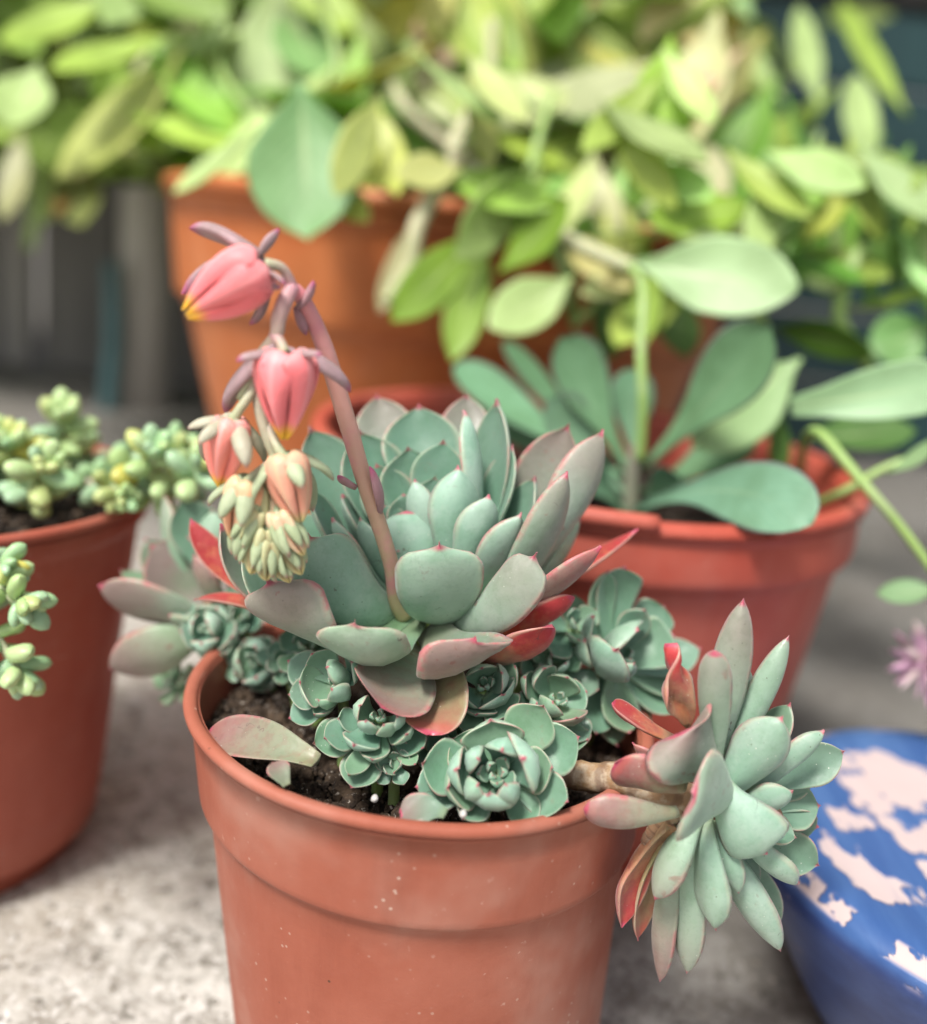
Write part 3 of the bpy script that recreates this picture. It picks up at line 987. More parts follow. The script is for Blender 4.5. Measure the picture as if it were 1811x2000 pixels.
L_(main, (843, 1430, d - 3.6), (850, 1285, d - 1.2), 0, (0, -.6, .8), C=(862, 1350, d - 3.3), W=((768, 1396, d - 3.3), (904, 1362, d - 3.3)), col=(.3, .38, .9), cup=.25, prof='blunt', curl=.3, label='yellowish leaf with a red rim')
L_(main, (1174, 1066, d - 1.6), (930, 1225, d - .3), 92, (-.4, .55, .75), C=(1060, 1185, d - 1.6), col=(.95, .22, 0), cup=.25, bend=.1)
L_(main, (1247, 1033, d + .9), (930, 1210, d + .1), 80, (-.4, -.2, .9), C=(1080, 1150, d + .4), col=(.3, .85, .2), cup=.2, prof='lance', label='thin translucent red leaf')
L_(main, (1122, 1166, d - 1.4), (900, 1255, d - .4), 74, (-.2, .75, .7), C=(1020, 1240, d - 1.5), col=(.2, 1.0, 0), cup=.3, prof='blunt', label='dark red leaf')
L_(main, (1080, 1222, d - 2.4), (885, 1275, d - .6), 96, (-.2, .75, .7), C=(1000, 1310, d - 2.4), col=(0, .9, .5), cup=.2, prof='blunt', wob=.12, label='orange-red wilted leaf')
L_(main, (945, 1240, d - 1.6), (850, 1200, d - .5), 90, (-.2, -.2, .9), col=(0, 0, .8), cup=.2, bend=.1)
L_(main, (700, 1230, d - 1.4), (820, 1185, d - .5), 100, (.2, -.2, .9), col=(0, 0, .6), cup=.2, bend=.1)
L_(main, (1000, 1180, d - 1.4), (850, 1180, d - .4), 100, (-.3, -.2, .9), col=(.05, 0, .4), cup=.25, bend=.14)
# young heart
for i in range(9):
    a = i * 2.4
    rr = .12 + .07 * i
    c0 = P(802, 1080, d + .1)
    tip = c0 + np.array([rr * math.cos(a), rr * math.sin(a), .95 - .015 * i * i])
    inn = np.array([-math.cos(a), -math.sin(a), .25])
    V, F, A = leaf_geo(c0 + np.array([.08 * math.cos(a), .08 * math.sin(a), 0]), (c0 + tip) / 2 - inn * .15 - np.array([0, 0, .1]), tip, inn, .17 + .035 * i, 'ech', .45, .07, N=12, M=10)
    mesh_obj('leaf', V, F, M_ECH, main, attr=A, color=(.1, 0, 0))

# flower stalk
fs = [P(790, 1200, d - .9), P(774, 1170, d - 1.15), P(766, 1110, d - 1.4), P(744, 1035, d - 1.6), P(712, 940, d - 1.9), P(686, 850, d - 2.1), P(660, 762, d - 2.3), P(634, 678, d - 2.5), P(606, 612, d - 2.7), P(582, 572, d - 2.9), P(562, 560, d - 3.1)]
tube('flower_stalk', fs, [.24, .2, .19, .19, .19, .2, .2, .19, .17, .15, .14], M_STALK, main, M=14, N=50, bump=.03)
dz = d - 3.3
tube('flower_stalk', [P(572, 560, dz + .2), P(556, 590, dz), P(544, 625, dz - .1), P(538, 658, dz - .15), P(505, 700, dz - .1), P(470, 780, dz)], [.15, .17, .16, .14, .11, .1], M_PED, main, M=12, N=24)
tube('flower_stalk', [P(500, 720, dz), P(508, 800, dz), P(524, 860, dz - .1), P(536, 900, dz - .1), P(530, 960, dz), P(528, 1050, dz + .1)], [.12, .13, .12, .12, .12, .08], M_PEDG, main, M=12, N=24)
tube('pedicel', [P(572, 562, dz + .2), P(560, 535, dz + .1), P(545, 520, dz), P(518, 516, dz - .1)], [.11, .1, .1, .13], M_PED, main, N=14)
tube('pedicel', [P(536, 655, dz - .15), P(548, 670, dz - .3), P(556, 690, dz - .4)], [.13, .11, .12], M_PED, main, N=10)
tube('pedicel', [P(500, 730, dz), P(492, 765, dz - .1), P(468, 800, dz - .2), P(452, 825, dz - .2)], [.1, .1, .1, .12], M_PEDG, main, N=12)
tube('pedicel', [P(522, 830, dz), P(540, 870, dz - .3), P(556, 895, dz - .4)], [.1, .1, .12], M_PEDG, main, N=10)
tube('pedicel', [P(528, 905, dz), P(500, 925, dz - .3), P(482, 942, dz - .4)], [.1, .09, .11], M_PEDG, main, N=10)

SEPM = (.40, .27, .29)
SEPG = (.40, .46, .30)


def flower(base, tip, r, petal_col, sepal_col, seps, mat=M_PET, smat=M_SEP, name='flower', open_=0.0, slen=.75, label=None):
    b, t = P(*base), P(*tip)
    ax = nrm(t - b)
    L = np.linalg.norm(t - b)
    e1 = nrm(np.cross(ax, [0.2, 1, .1]))
    e2 = np.cross(ax, e1)
    # closed inner body of the flower keeps the joints between petals dark
    V, F = [], []
    n = 15
    for q, rr in ((0, .4), (.06, .8), (.18, .88), (.45, .64), (.7, .36), (.88, .15), (.93, .05)):
        for j in range(n):
            a = 2 * math.pi * j / n
            V.append(b + ax * L * q + (e1 * math.cos(a) + e2 * math.sin(a)) * rr * r * .96)
    for i in range(6):
        for j in range(n):
            k = (j + 1) % n
            F.append((i * n + j, i * n + k, (i + 1) * n + k, (i + 1) * n + j))
    fo = mesh_obj(name, V, F, mat, main, color=tuple(x * .9 for x in petal_col), attr=[(min(.99, (i // n) / 6.2), 0, 0) for i in range(len(V))])
    if label:
        fo['label'] = label
    ph = rng.random() * 1.2
    for k in range(5):
        a = ph + k * 2 * math.pi / 5
        dr = e1 * math.cos(a) + e2 * math.sin(a)
        Bp = b + dr * r * .55
        Tp = t + dr * (.035 + open_ * .22) * r / .5
        Cp = b + dr * r * 1.42 + ax * L * .16
        V, F, A = leaf_geo(Bp, Cp, Tp, -dr, r * .84, 'petal', .24, .045, N=18, M=14, keel=2.6, curl=-open_ * .18)
        mesh_obj('petal', V, F, mat, fo, attr=A, color=petal_col)
    for k, s in enumerate(seps):
        # each sepal: angle round the axis, how far it spreads, length factor
        a, spread, lf = s
        if a > 50:
            Tp = P(a, spread, lf)
            dr = Tp - b
            dr = nrm(dr - ax * (dr @ ax))
            Bp = b + dr * r * .4 - ax * .02
            ln = np.linalg.norm(Tp - Bp)
            td = (Tp - Bp) / ln
            nh = nrm(ax * max(.15, td @ dr) - dr * (td @ ax) + np.array([0, .35, .25]))
        else:
            dr = e1 * math.cos(a) + e2 * math.sin(a)
            Bp = b + dr * r * .4 - ax * .02
            ln = L * slen * lf
            Tp = Bp + (dr * math.sin(spread) + ax * math.cos(spread)) * ln
            nh = ax * math.sin(spread) - dr * math.cos(spread)
        Cp = (Bp + Tp) / 2 - nh * (.10 * ln) + dr * .1 * ln
        V, F, A = leaf_geo(Bp, Cp, Tp, nh, ln * (.20 if name == 'flower' else .165), 'sepal', .15, ln * .085, N=12, M=10, keel=.3, top=.7)
        mesh_obj('sepal', V, F, smat, fo, attr=A, color=sepal_col)
    return fo


PK = (.95, .25, .27)
flower((512, 520, dz - .1), (362, 612, dz - .5), .57, PK, SEPM, [(370, 446, dz + .7), (546, 446, dz + .3), (354, 574, dz + .5), (488, 634, dz + .3), (556, 556, dz - .7)], open_=.12, slen=.62, label='pink flower with yellow open tip, the highest one')
flower((560, 690, dz - .4), (556, 858, dz - .5), .60, PK, SEPM, [(462, 706, dz - .9), (628, 694, dz - .9), (684, 766, dz + .3), (440, 806, dz + .5), (590, 745, dz + 1.0)], slen=.72, label='pink flower hanging from the arch')
flower((452, 822, dz - .2), (428, 952, dz - .3), .40, (.90, .30, .25), (.46, .44, .34), [(366, 838, dz - .5), (388, 868, dz - .9), (482, 915, dz - .9), (516, 905, dz + .2), (400, 900, dz + .9)], smat=M_SEPG, slen=.75, label='pink and orange flower among pale sepals')
flower((556, 893, dz - .4), (588, 1020, dz - .6), .43, (.84, .42, .30), SEPG, [(652, 938, dz), (492, 985, dz - .7), (592, 955, dz - 1.1), (520, 960, dz + .3), (612, 1000, dz + .4)], mat=M_BUD, smat=M_SEPG, slen=.8, label='orange bud with a yellow tip')
flower((484, 940, dz - .4), (455, 1055, dz - .5), .36, (.82, .46, .28), SEPG, [(408, 988, dz - .3), (430, 1015, dz - .9), (470, 1030, dz - 1.0), (505, 1010, dz - .5), (440, 1030, dz + .4)], mat=M_BUD, smat=M_SEPG, slen=.8, label='pale orange bud')
buds = [((530, 1000), (575, 1092), .24, 0), ((512, 995), (512, 1085), .23, 1), ((548, 1005), (594, 1085), .2, 0), ((500, 985), (476, 1100), .2, 1),
        ((532, 1030), (548, 1130), .22, 1), ((512, 1035), (490, 1122), .21, 1), ((548, 1040), (590, 1122), .21, 1), ((528, 1055), (566, 1138), .20, 1),
        ((520, 1055), (520, 1134), .20, 1), ((500, 950), (500, 1045), .24, 1), ((540, 965), (552, 1062), .24, 0), ((500, 1000), (462, 1075), .18, 1), ((508, 1010), (486, 1108), .19, 1), ((535, 1000), (530, 1100), .22, 0)]
for i, (b_, t_, r_, k_) in enumerate(buds):
    dd = dz - .45 + .25 * math.sin(i * 2.1)
    flower((b_[0], b_[1], dd + .15), (t_[0], t_[1], dd), r_, (.50, .50, .28) if k_ else (.68, .50, .34), (.40, .47, .29), [(j * 1.257 + i, .16 + .08 * math.sin(i + j), .93 + .07 * math.sin(i * 3 + j)) for j in range(5)], mat=M_BUD, smat=M_SEPG, name='flower_bud', slen=.98)

# fleshy bracts along the stalk
for T, B, w, nh in (((612, 548, dz + .2), (582, 600, dz + .4), 36, (-.8, -.2, .2)), ((598, 655, dz + .6), (578, 598, dz + .5), 24, (-.5, .5, .2)),
                    ((722, 910, d - 2.3), (742, 1002, d - 1.7), 34, (-.8, -.1, .4)), ((660, 928, d - 2.1), (694, 950, d - 1.9), 36, (.2, .3, .8)),
                    ((550, 560, dz - .2), (500, 548, dz - .4), 20, (0, .3, .9))):
    Tp, Bp = P(*T), P(*B)
    nhv = nrm(nh)
    ln = np.linalg.norm(Tp - Bp)
    V, F, A = leaf_geo(Bp, (Bp + Tp) / 2 - nhv * .15 * ln, Tp, nhv, w / 2 / pxcm(Tp), 'sepal', .15, .09, N=12, M=10, top=.8)
    mesh_obj('bract', V, F, M_SEP, main, attr=A, color=(.42, .24, .27))

# ------------------------------------------------------------------ the large mauve rosette behind on the left
pr = thing('echeveria_rosette', 'greyish mauve rosette leaning over the pot rim toward the sedum pot', 'succulent', P(420, 1270, d + 1.5), 'rosettes in the front pot')
q = d + 3.0
tube('stem', [P(560, 1300, d + 2.2), P(480, 1235, q + .4), P(410, 1170, q)], [.35, .35, .3], M_WOOD, pr, bump=.1)
L_(pr, (193, 1142, q - 1.2), (415, 1215, q - .5), 118, (-.05, .92, .45), col=(1.25, 0, .2), cup=.15, bend=.10, prof='echn')
L_(pr, (213, 1308, q - 1.0), (400, 1225, q - .6), 112, (.25, .9, .4), col=(.85, 0, .6), cup=.12, bend=.1, prof='echn')
L_(pr, (292, 1064, q + .2), (435, 1190, q), 0, (.4, -.6, .6), W=((300, 1160, q - .3), (390, 1050, q + .4)), col=(1.5, 0, .45), cup=.3)
L_(pr, (234, 1112, q + .6), (400, 1190, q), 84, (.3, -.2, .9), col=(.1, 0, .4), cup=.2)
L_(pr, (322, 962, q + 1.1), (375, 1150, q + .4), 78, (.5, .6, .3), col=(.5, 0, .3), cup=.2)
L_(pr, (283, 1050, q + 1.3), (375, 1180, q + .6), 80, (.5, -.5, .4), col=(.45, 0, .3), cup=.2)
L_(pr, (358, 972, q + .6), (425, 1140, q + .2), 105, (.2, -.7, .5), col=(.05, 0, .1), cup=.35)
L_(pr, (412, 996, q + .1), (440, 1120, q), 78, (-.1, .7, .5), col=(.15, 0, .2), cup=.35)
L_(pr, (460, 960, q + .6), (450, 1120, q + .3), 78, (-.3, -.6, .5), col=(.15, 0, .2), cup=.35)
L_(pr, (380, 1080, q - .9), (450, 1190, q - .5), 74, (.4, .6, .6), col=(.9, .1, .4), cup=.3)
L_(pr, (330, 1200, q - 1.3), (430, 1215, q - .8), 60, (.2, .4, .9), col=(.3, 0, .4), cup=.3)
L_(pr, (480, 1040, q + 1.0), (460, 1190, q + .6), 110, (-.3, -.6, .5), col=(.4, 0, .4), cup=.3)

# ------------------------------------------------------------------ small offset rosettes
OFFG = 'small offset rosettes crowding the front pot'


def rosette(label, c, ax, Rr, n, col=(.05, 0, .1), wide=.36, e0=82, e1=8, th=.11, phase=0.0, prof='ech', N=13, M=10, cup=.3, stem=True, jit=.12, cat='succulent', group=OFFG, name='echeveria_offset', seed=0, soilz=AH - 1.4):
    rg = np.random.default_rng(100 + seed)
    c = P(*c)
    ax = nrm(ax)
    a1 = nrm(np.cross(ax, [.13, .2, 1]))
    a2 = np.cross(ax, a1)
    t = thing(name, label, cat, c - ax * Rr * .55, group)
    if stem:
        root = np.array([c[0] * .85 + AX * .15, c[1] * .85 + AY * .15, soilz])
        if c[2] - soilz > .1:
            tube('stem', [root, (root + c) / 2 - ax * Rr * .25, c - ax * Rr * .15], [.16 * Rr + .05, .16 * Rr + .04, .16 * Rr], M_GSTEM, t, N=8, M=8)
    for i in range(n):
        s = (i + .6) / n
        a = phase + i * 2.39996 + rg.normal() * jit
        el = math.radians(e0 + (e1 - e0) * s**.8 + rg.normal() * 4)
        ln = Rr * (.30 + .78 * s**.8) * (1 + rg.normal() * .06)
        rad = a1 * math.cos(a) + a2 * math.sin(a)
        dr = rad * math.cos(el) + ax * math.sin(el)
        nh = ax * math.cos(el) - rad * math.sin(el)
        Bp = c + rad * Rr * .06 * (1 + s) - ax * Rr * .28 * s
        Tp = Bp + dr * ln
        Cp = (Bp + Tp) / 2 - nh * ln * (.20 + .1 * rg.random())
        hw = ln * wide * (1 + rg.normal() * .08) * (1.25 - .3 * s)
        V, F, A = leaf_geo(Bp, Cp, Tp, nh, hw, prof, cup, th * Rr * (.5 + .5 * s), N=N, M=M, keel=.3)
        cc = (max(0, col[0] + rg.normal() * .05), col[1], max(0, min(1, col[2] + rg.normal() * .12)))
        mesh_obj('leaf', V, F, M_ECH, t, attr=A, color=cc)
    return t




def pix_rosette(label, c, ax, specs, inner=6, ri=.3, col=(.05, 0, .1), th=.09, seed=0, bend=.24, name='echeveria_offset', stem=.14, cup=.28, keel=.5):
    """a rosette seen from close by: every leaf tip is given as photo position and height over the rosette's base plane"""
    rg = np.random.default_rng(400 + seed)
    c = P(*c)
    ax = nrm(ax)
    t = thing(name, label, 'succulent', c - ax * .5, OFFG)
    root = np.array([c[0] * .9 + AX * .1, c[1] + .4, min(AH - 1.4, c[2] - .5)])
    tube('stem', [root, (root + c) / 2 - ax * .2, c - ax * .1], [stem, stem, stem * .9], M_GSTEM, t, N=8, M=8)
    eye = np.array([0, 0, CAMH])
    for sp in specs:
        x, y, h, w = sp[:4]
        o = sp[4] if len(sp) > 4 else {}
        v = P(x, y, 20) - eye
        k = ((c + ax * h - eye) @ ax) / (v @ ax)
        Tp = eye + v * k
        rad = Tp - c
        rad = nrm(rad - ax * (rad @ ax))
        Bp = c + rad * o.get('b', .12) - ax * o.get('bh', .1)
        dr = nrm(Tp - Bp)
        nh = nrm(ax - dr * (ax @ dr))
        if nh @ rad > 0 and ax @ dr > .95:
            nh = -rad
        ln = np.linalg.norm(Tp - Bp)
        Cp = (Bp + Tp) / 2 - nh * ln * o.get('bend', bend)
        cc = o.get('col', (max(0, col[0] + rg.normal() * .05), col[1], max(0, min(1, col[2] + rg.normal() * .12))))
        V, F, A = leaf_geo(Bp, Cp, Tp, nh, w * 1.18 / 2 / pxcm(Tp), o.get('prof', 'ech'), o.get('cup', cup), th * (1 + rg.normal() * .1), N=18, M=12, keel=keel, curl=o.get('curl', .12))
        mesh_obj('leaf', V, F, M_ECH, t, attr=A, color=cc)
    a1 = nrm(np.cross(ax, [.13, .2, 1]))
    a2 = np.cross(ax, a1)
    for i in range(inner):
        a = i * 2.39996 + seed
        el = math.radians(80 - i * 5)
        rad = a1 * math.cos(a) + a2 * math.sin(a)
        dr = rad * math.cos(el) + ax * math.sin(el)
        nh = ax * math.cos(el) - rad * math.sin(el)
        ln = ri * (.8 + .16 * i)
        Bp = c + rad * ri * .12 + ax * ri * .3
        V, F, A = leaf_geo(Bp, Bp + dr * ln * .5 - nh * ln * .25, Bp + dr * ln, nh, ln * .34, 'ech', .4, th * .7, N=12, M=10, keel=.3)
        mesh_obj('leaf', V, F, M_ECH, t, attr=A, color=col)
    return t


pix_rosette('tight blue-green rosette at the front rim, its heart facing the viewer', (970, 1512, 19.0), (-.08, -.80, .60), [
    (818, 1490, .25, 96), (806, 1540, -.1, 88), (958, 1402, .45, 108), (1066, 1372, .35, 92), (1138, 1438, .0, 92), (1116, 1570, .2, 80),
    (1030, 1478, 1.05, 112, dict(bend=.45, curl=.2)), (868, 1540, .55, 92, dict(bend=.34)), (900, 1604, .2, 66), (1050, 1612, .1, 60), (952, 1560, .95, 92, dict(bend=.45, curl=.2)),
    (886, 1502, .95, 84, dict(bend=.4)), (982, 1462, 1.0, 66, dict(bend=.4)), (932, 1480, 1.05, 54, dict(bend=.42)), (930, 1535, 1.1, 50, dict(bend=.42)), (990, 1535, 1.15, 46, dict(bend=.42)),
    (1085, 1500, .3, 80), (880, 1440, .0, 80)], inner=7, ri=.36, seed=1, th=.15)
pix_rosette('small rosette with leaves fanning down under the red-rimmed yellowish leaf', (742, 1402, 20.0), (-.15, -.70, .65), [
    (656, 1404, .5, 46), (628, 1446, .35, 62), (608, 1456, .0, 72), (688, 1460, .7, 70), (684, 1546, .0, 74), (678, 1522, .35, 42), (726, 1490, .45, 52),
    (800, 1438, .6, 54), (832, 1466, .1, 60), (772, 1516, -.1, 58), (816, 1500, .1, 36), (712, 1412, 1.0, 40), (752, 1420, 1.0, 40), (780, 1400, .9, 44), (700, 1376, .7, 50)], inner=4, ri=.25, seed=2, th=.10, cup=.2)
pix_rosette('small cupped rosette under the big mauve-tinted leaf, left of centre', (664, 1338, 20.8), (-.45, -.62, .62), [
    (560, 1290, .3, 66), (606, 1272, .7, 66), (578, 1334, .8, 86, dict(bend=.36)), (560, 1360, .3, 62), (564, 1408, -.1, 60), (612, 1400, .3, 34), (620, 1372, .8, 36), (640, 1300, 1.0, 52), (650, 1350, 1.1, 44), (690, 1290, .6, 60)], inner=4, ri=.28, seed=4, th=.10, cup=.38)
pix_rosette('little round-leaved rosette at the back left rim, the lower of two', (500, 1290, 24.6), (-.12, -.84, .5), [
    (462, 1292, .5, 52, dict(bend=.4)), (500, 1325, .6, 60, dict(bend=.45)), (498, 1262, .5, 48), (432, 1312, .0, 50), (458, 1316, .2, 46), (524, 1352, .0, 56), (552, 1290, .2, 56), (546, 1330, .1, 52), (478, 1250, .2, 50), (535, 1250, .1, 50), (440, 1268, .1, 44)], inner=5, ri=.24, seed=5, th=.16, stem=.1)
pix_rosette('little round-leaved rosette at the back left rim, the upper of two', (412, 1230, 24.9), (-.2, -.78, .58), [
    (350, 1234, .3, 62), (392, 1258, .6, 50), (404, 1212, .7, 48), (366, 1268, .0, 40), (416, 1290, .1, 52), (456, 1246, .3, 56), (340, 1188, .1, 48), (424, 1186, .3, 56), (384, 1186, .3, 50), (442, 1280, .1, 50), (372, 1215, .6, 40)], inner=5, ri=.26, seed=6, th=.15, stem=.1)
pix_rosette('broad-leaved offset rosette rising before the wide split pot', (1200, 1292, 23.6), (.30, -.50, .81), [
    (1216, 1098, 1.6, 82, dict(prof='trunc')), (1180, 1106, 1.5, 60), (1244, 1222, 1.5, 108, dict(bend=.28)), (1198, 1272, 1.7, 100, dict(bend=.26, prof='ech')), (1262, 1184, 1.2, 56), (1300, 1180, .8, 72, dict(prof='trunc')),
    (1322, 1240, .9, 92, dict(prof='trunc')), (1240, 1300, 1.2, 34), (1370, 1270, .0, 72), (1352, 1330, -.3, 72), (1330, 1390, -.6, 64), (1150, 1200, 1.3, 60), (1135, 1250, .8, 66), (1226, 1438, -.7, 74, dict(prof='echn', col=(.05, 0, .45))),
    (1200, 1462, -1.4, 70), (1270, 1420, -1.0, 70), (1160, 1440, -1.0, 66)], inner=4, ri=.5, seed=7, th=.14, cup=.3, stem=.3)
pix_rosette('shaded rosette between the toppled rosette and the tight front one', (1085, 1372, 21.6), (.10, -.60, .75), [
    (1130, 1408, .7, 66, dict(col=(.6, 0, .4))), (1118, 1480, -.2, 88), (1044, 1378, .9, 42, dict(prof='echn')), (1078, 1374, .9, 52), (1010, 1392, .3, 70), (1060, 1300, .9, 56), (1110, 1318, .7, 60), (1150, 1350, .3, 60), (1020, 1320, .7, 50), (1150, 1450, -.1, 60)], inner=4, ri=.3, seed=8, th=.11)
pix_rosette('shaded rosette with pale-edged leaves under the orange-red leaf', (945, 1345, 21.2), (-.05, -.62, .75), [
    (986, 1360, .6, 84), (905, 1436, .1, 46), (1000, 1400, .1, 76), (900, 1360, .5, 60), (940, 1300, .8, 60), (985, 1312, .8, 54), (930, 1400, .3, 66), (1012, 1300, .5, 60)], inner=4, ri=.3, seed=9, th=.10)
rosette('offset rosette pressed under the front leaves beside the stalk of the toppled rosette', (1085, 1300, 23.0), (.1, -.6, .75), 1.15, 12, wide=.42, seed=21, phase=.2)
rosette('offset rosette wedged between the fanning rosette and the tight front one', (862, 1462, 20.6), (-.05, -.7, .65), .95, 12, wide=.40, seed=22, phase=1.4)
rosette('small offset filling the gap left of the broad-leaved one', (1040, 1268, 23.4), (.1, -.6, .75), .9, 10, wide=.42, seed=24, phase=2.7)
rosette('small back rosette overhung by the orange-red withered leaf', (465, 1205, 25.6), (-.1, -.75, .6), .85, 13, wide=.40, seed=31, phase=.3, th=.16)
rosette('small rosette squeezed between the round-leaved pair and the cupped one', (556, 1292, 23.8), (-.1, -.75, .6), .75, 12, wide=.40, seed=32, phase=1.3, th=.14)
rosette('tiny dark rosette on the soil by the small lower leaves', (772, 1490, 19.4), (.05, -.8, .5), .55, 9, wide=.4, seed=10, phase=.4, col=(.2, 0, .0))
rosette('offset rosette hidden under the dark red leaf on the right', (1125, 1225, 23.4), (.25, -.55, .8), .95, 9, wide=.42, seed=11, phase=.5)
rosette('small green offset hanging outside the pot at its left rim', (338, 1325, 26.4), (-.6, -.5, .5), .85, 12, wide=.36, seed=12, phase=1.5, col=(0, 0, .5), th=.2, stem=False)
rosette('shaded offset between the two little back rosettes and the centre', (600, 1262, 23.4), (-.1, -.6, .75), .9, 10, wide=.42, seed=13, phase=1.0)

# ------------------------------------------------------------------ the rosette that has toppled over the rim
fr = thing('echeveria_rosette', 'toppled rosette hanging over the right rim on a brown woody stem', 'succulent', P(1085, 1505, 20.4), 'rosettes in the front pot')
e = 19.6
tube('stem', [P(1085, 1505, 20.6), P(1150, 1518, 20.2), P(1220, 1522, 19.9), P(1300, 1550, e), P(1370, 1570, e), P(1450, 1590, e + .2), P(1520, 1600, e + .3)], [.36, .34, .33, .36, .4, .4, .25], M_WOOD, fr, bump=.16, N=40, M=12)
tube('stem', [P(1330, 1570, e - .1), P(1290, 1610, e - .4), P(1258, 1648, e - .5)], [.26, .22, .1], M_WOOD, fr, bump=.3, N=14)
def F1(T, B, w, nh, **k):
    if w and not k.get('label') and k.get('prof', 'ech') not in ('trunc', 'blunt'):
        w = w * .84
    c = k.get('col', (0, 0, 0))
    k['col'] = (min(1, c[0] + .12), c[1], c[2])
    k.setdefault('keel', .5)
    leaf(fr, T, B, w, nh, **k)



F1((1453, 1168, e + .6), (1390, 1500, e + .3), 90, (.25, .85, .2), col=(.55, 0, .1), cup=.2, bend=.07, prof='echn')
F1((1396, 1270, e - .6), (1398, 1500, e - .1), 66, (.3, .9, .1), col=(.4, 0, .15), cup=.2, bend=.06, keel=.4, prof='blunt')
F1((1542, 1240, e + .9), (1405, 1510, e + .3), 66, (.2, .9, .2), col=(.12, 0, .1), cup=.2, bend=.07, prof='echn')
F1((1545, 1372, e + .9), (1430, 1530, e + .4), 92, (-.3, -.3, .9), col=(.05, 0, .2), cup=.2)
F1((1530, 1398, e - .5), (1400, 1570, e), 128, (.35, .8, .3), col=(.06, 0, 0), cup=.22, bend=.06)
F1((1610, 1425, e + .2), (1460, 1550, e + .2), 80, (.2, .6, .7), col=(.03, 0, 0), cup=.3, bend=.06)
F1((1652, 1466, e + .8), (1480, 1540, e + .5), 100, (0, -.85, .35), col=(.03, 0, 0), cup=.5, bend=.14)
F1((1500, 1668, e - 1.0), (1398, 1525, e - .4), 138, (.35, .9, -.05), col=(.04, 0, 0), cup=.15, prof='trunc', bend=.12)
F1((1353, 1552, e - 2.1), (1425, 1560, e - .2), 0, (.5, .7, .2), C=(1370, 1560, e - 1.7), W=((1396, 1472, e - 1.1), (1353, 1632, e - 1.1)), col=(.22, 0, .1), cup=.1, prof='blunt')
F1((1325, 1432, e - 1.1), (1392, 1505, e - .2), 0, (.7, .5, .2), C=(1338, 1455, e - 1.2), W=((1350, 1368, e - .9), (1330, 1532, e - .9)), col=(.9, 0, 0), cup=.1, prof='blunt')
F1((1200, 1492, e - .9), (1335, 1530, e - .6), 112, (.1, .9, .35), col=(.8, .32, .8), cup=.12, bend=.1, prof='blunt', wob=.05, label='brownish pink leaf hugging the stem')
F1((1140, 1580, e - 1.3), (1318, 1585, e - .8), 78, (.0, 1, .12), col=(1.0, .14, .35), cup=.2, bend=.14, prof='blunt')
F1((1196, 1372, e + .3), (1330, 1450, e + .2), 56, (.2, -.2, .9), col=(.1, 1.0, 0), cup=.15, bend=.08, prof='blunt', wob=.05, label='small bright red leaf')
F1((1310, 1256, e + .2), (1345, 1420, e + .2), 70, (-.4, -.6, .2), col=(.1, 1.0, .1), cup=.5, bend=-.2, prof='lance', wob=.45, twist=2.2, label='shrivelled twisted red leaf')
F1((1280, 1758, e - 1.1), (1365, 1585, e - .4), 92, (.75, .6, .2), col=(.45, 0, .2), cup=.2, bend=.1, prof='echn', keel=.4)
F1((1400, 1818, e - 1.1), (1378, 1595, e - .4), 98, (.6, .75, 0), col=(.12, 0, .05), cup=.2, bend=.08, keel=.3)
F1((1526, 1858, e - .3), (1395, 1620, e), 92, (.5, .8, .1), col=(.08, 0, 0), cup=.3, bend=.08, prof='echn')
F1((1518, 1822, e + .6), (1425, 1620, e + .4), 92, (.2, -.8, .3), col=(.03, 0, 0), cup=.35, bend=.06)
F1((1342, 1902, e - .4), (1352, 1630, e - .4), 88, (.6, .8, .1), col=(.3, 0, .2), cup=.25, bend=.06, keel=.3, prof='echn')
F1((1352, 1870, e + .5), (1375, 1630, e + .2), 66, (.7, -.6, .1), col=(.05, 0, .1), cup=.2, bend=.04)
F1((1290, 1918, e - .2), (1325, 1640, e-.3), 68, (.7, .7, .1), col=(.9, .06, .1), cup=.25, bend=.1, prof='echn')
F1((1214, 1812, e - .6), (1310, 1615, e - .6), 82, (.6, -.7, .3), col=(.1, .75, .6), cup=.4, bend=.22, prof='echn', wob=.1, label='orange-red curled leaf')
F1((1246, 1838, e - .2), (1322, 1620, e-.3), 76, (.6, -.7, .3), col=(.0, .5, 1), cup=.35, bend=.16, prof='echn', label='yellow-orange curled leaf')
F1((1235, 1700, e + .3), (1330, 1600, e + .1), 44, (.7, -.2, .3), col=(.5, .4, .6), cup=.3, bend=.12)
F1((1462, 1300, e + 1.2), (1410, 1520, e + .6), 70, (.2, .8, .3), col=(.2, 0, .1), cup=.25, bend=.08, prof='echn')
F1((1444, 1745, e - .7), (1402, 1600, e - .3), 66, (.5, .8, .1), col=(.1, 0, 0), cup=.25, bend=.08, prof='echn')
F1((1340, 1750, e + .2), (1370, 1600, e), 70, (.7, .5, .2), col=(.4, 0, .2), cup=.25, bend=.1, prof='echn')
F1((1480, 1740, e + .4), (1420, 1620, e + .2), 76, (.3, -.6, .5), col=(.05, 0, 0), cup=.35, bend=.08)
F1((1590, 1500, e + 1.2), (1460, 1570, e + .6), 90, (0, -.85, .35), col=(.03, 0, 0), cup=.45, bend=.14)
F1((1235, 1450, e - .1), (1340, 1520, e), 60, (.1, .6, .7), col=(.9, .2, .3), cup=.2, bend=.1)
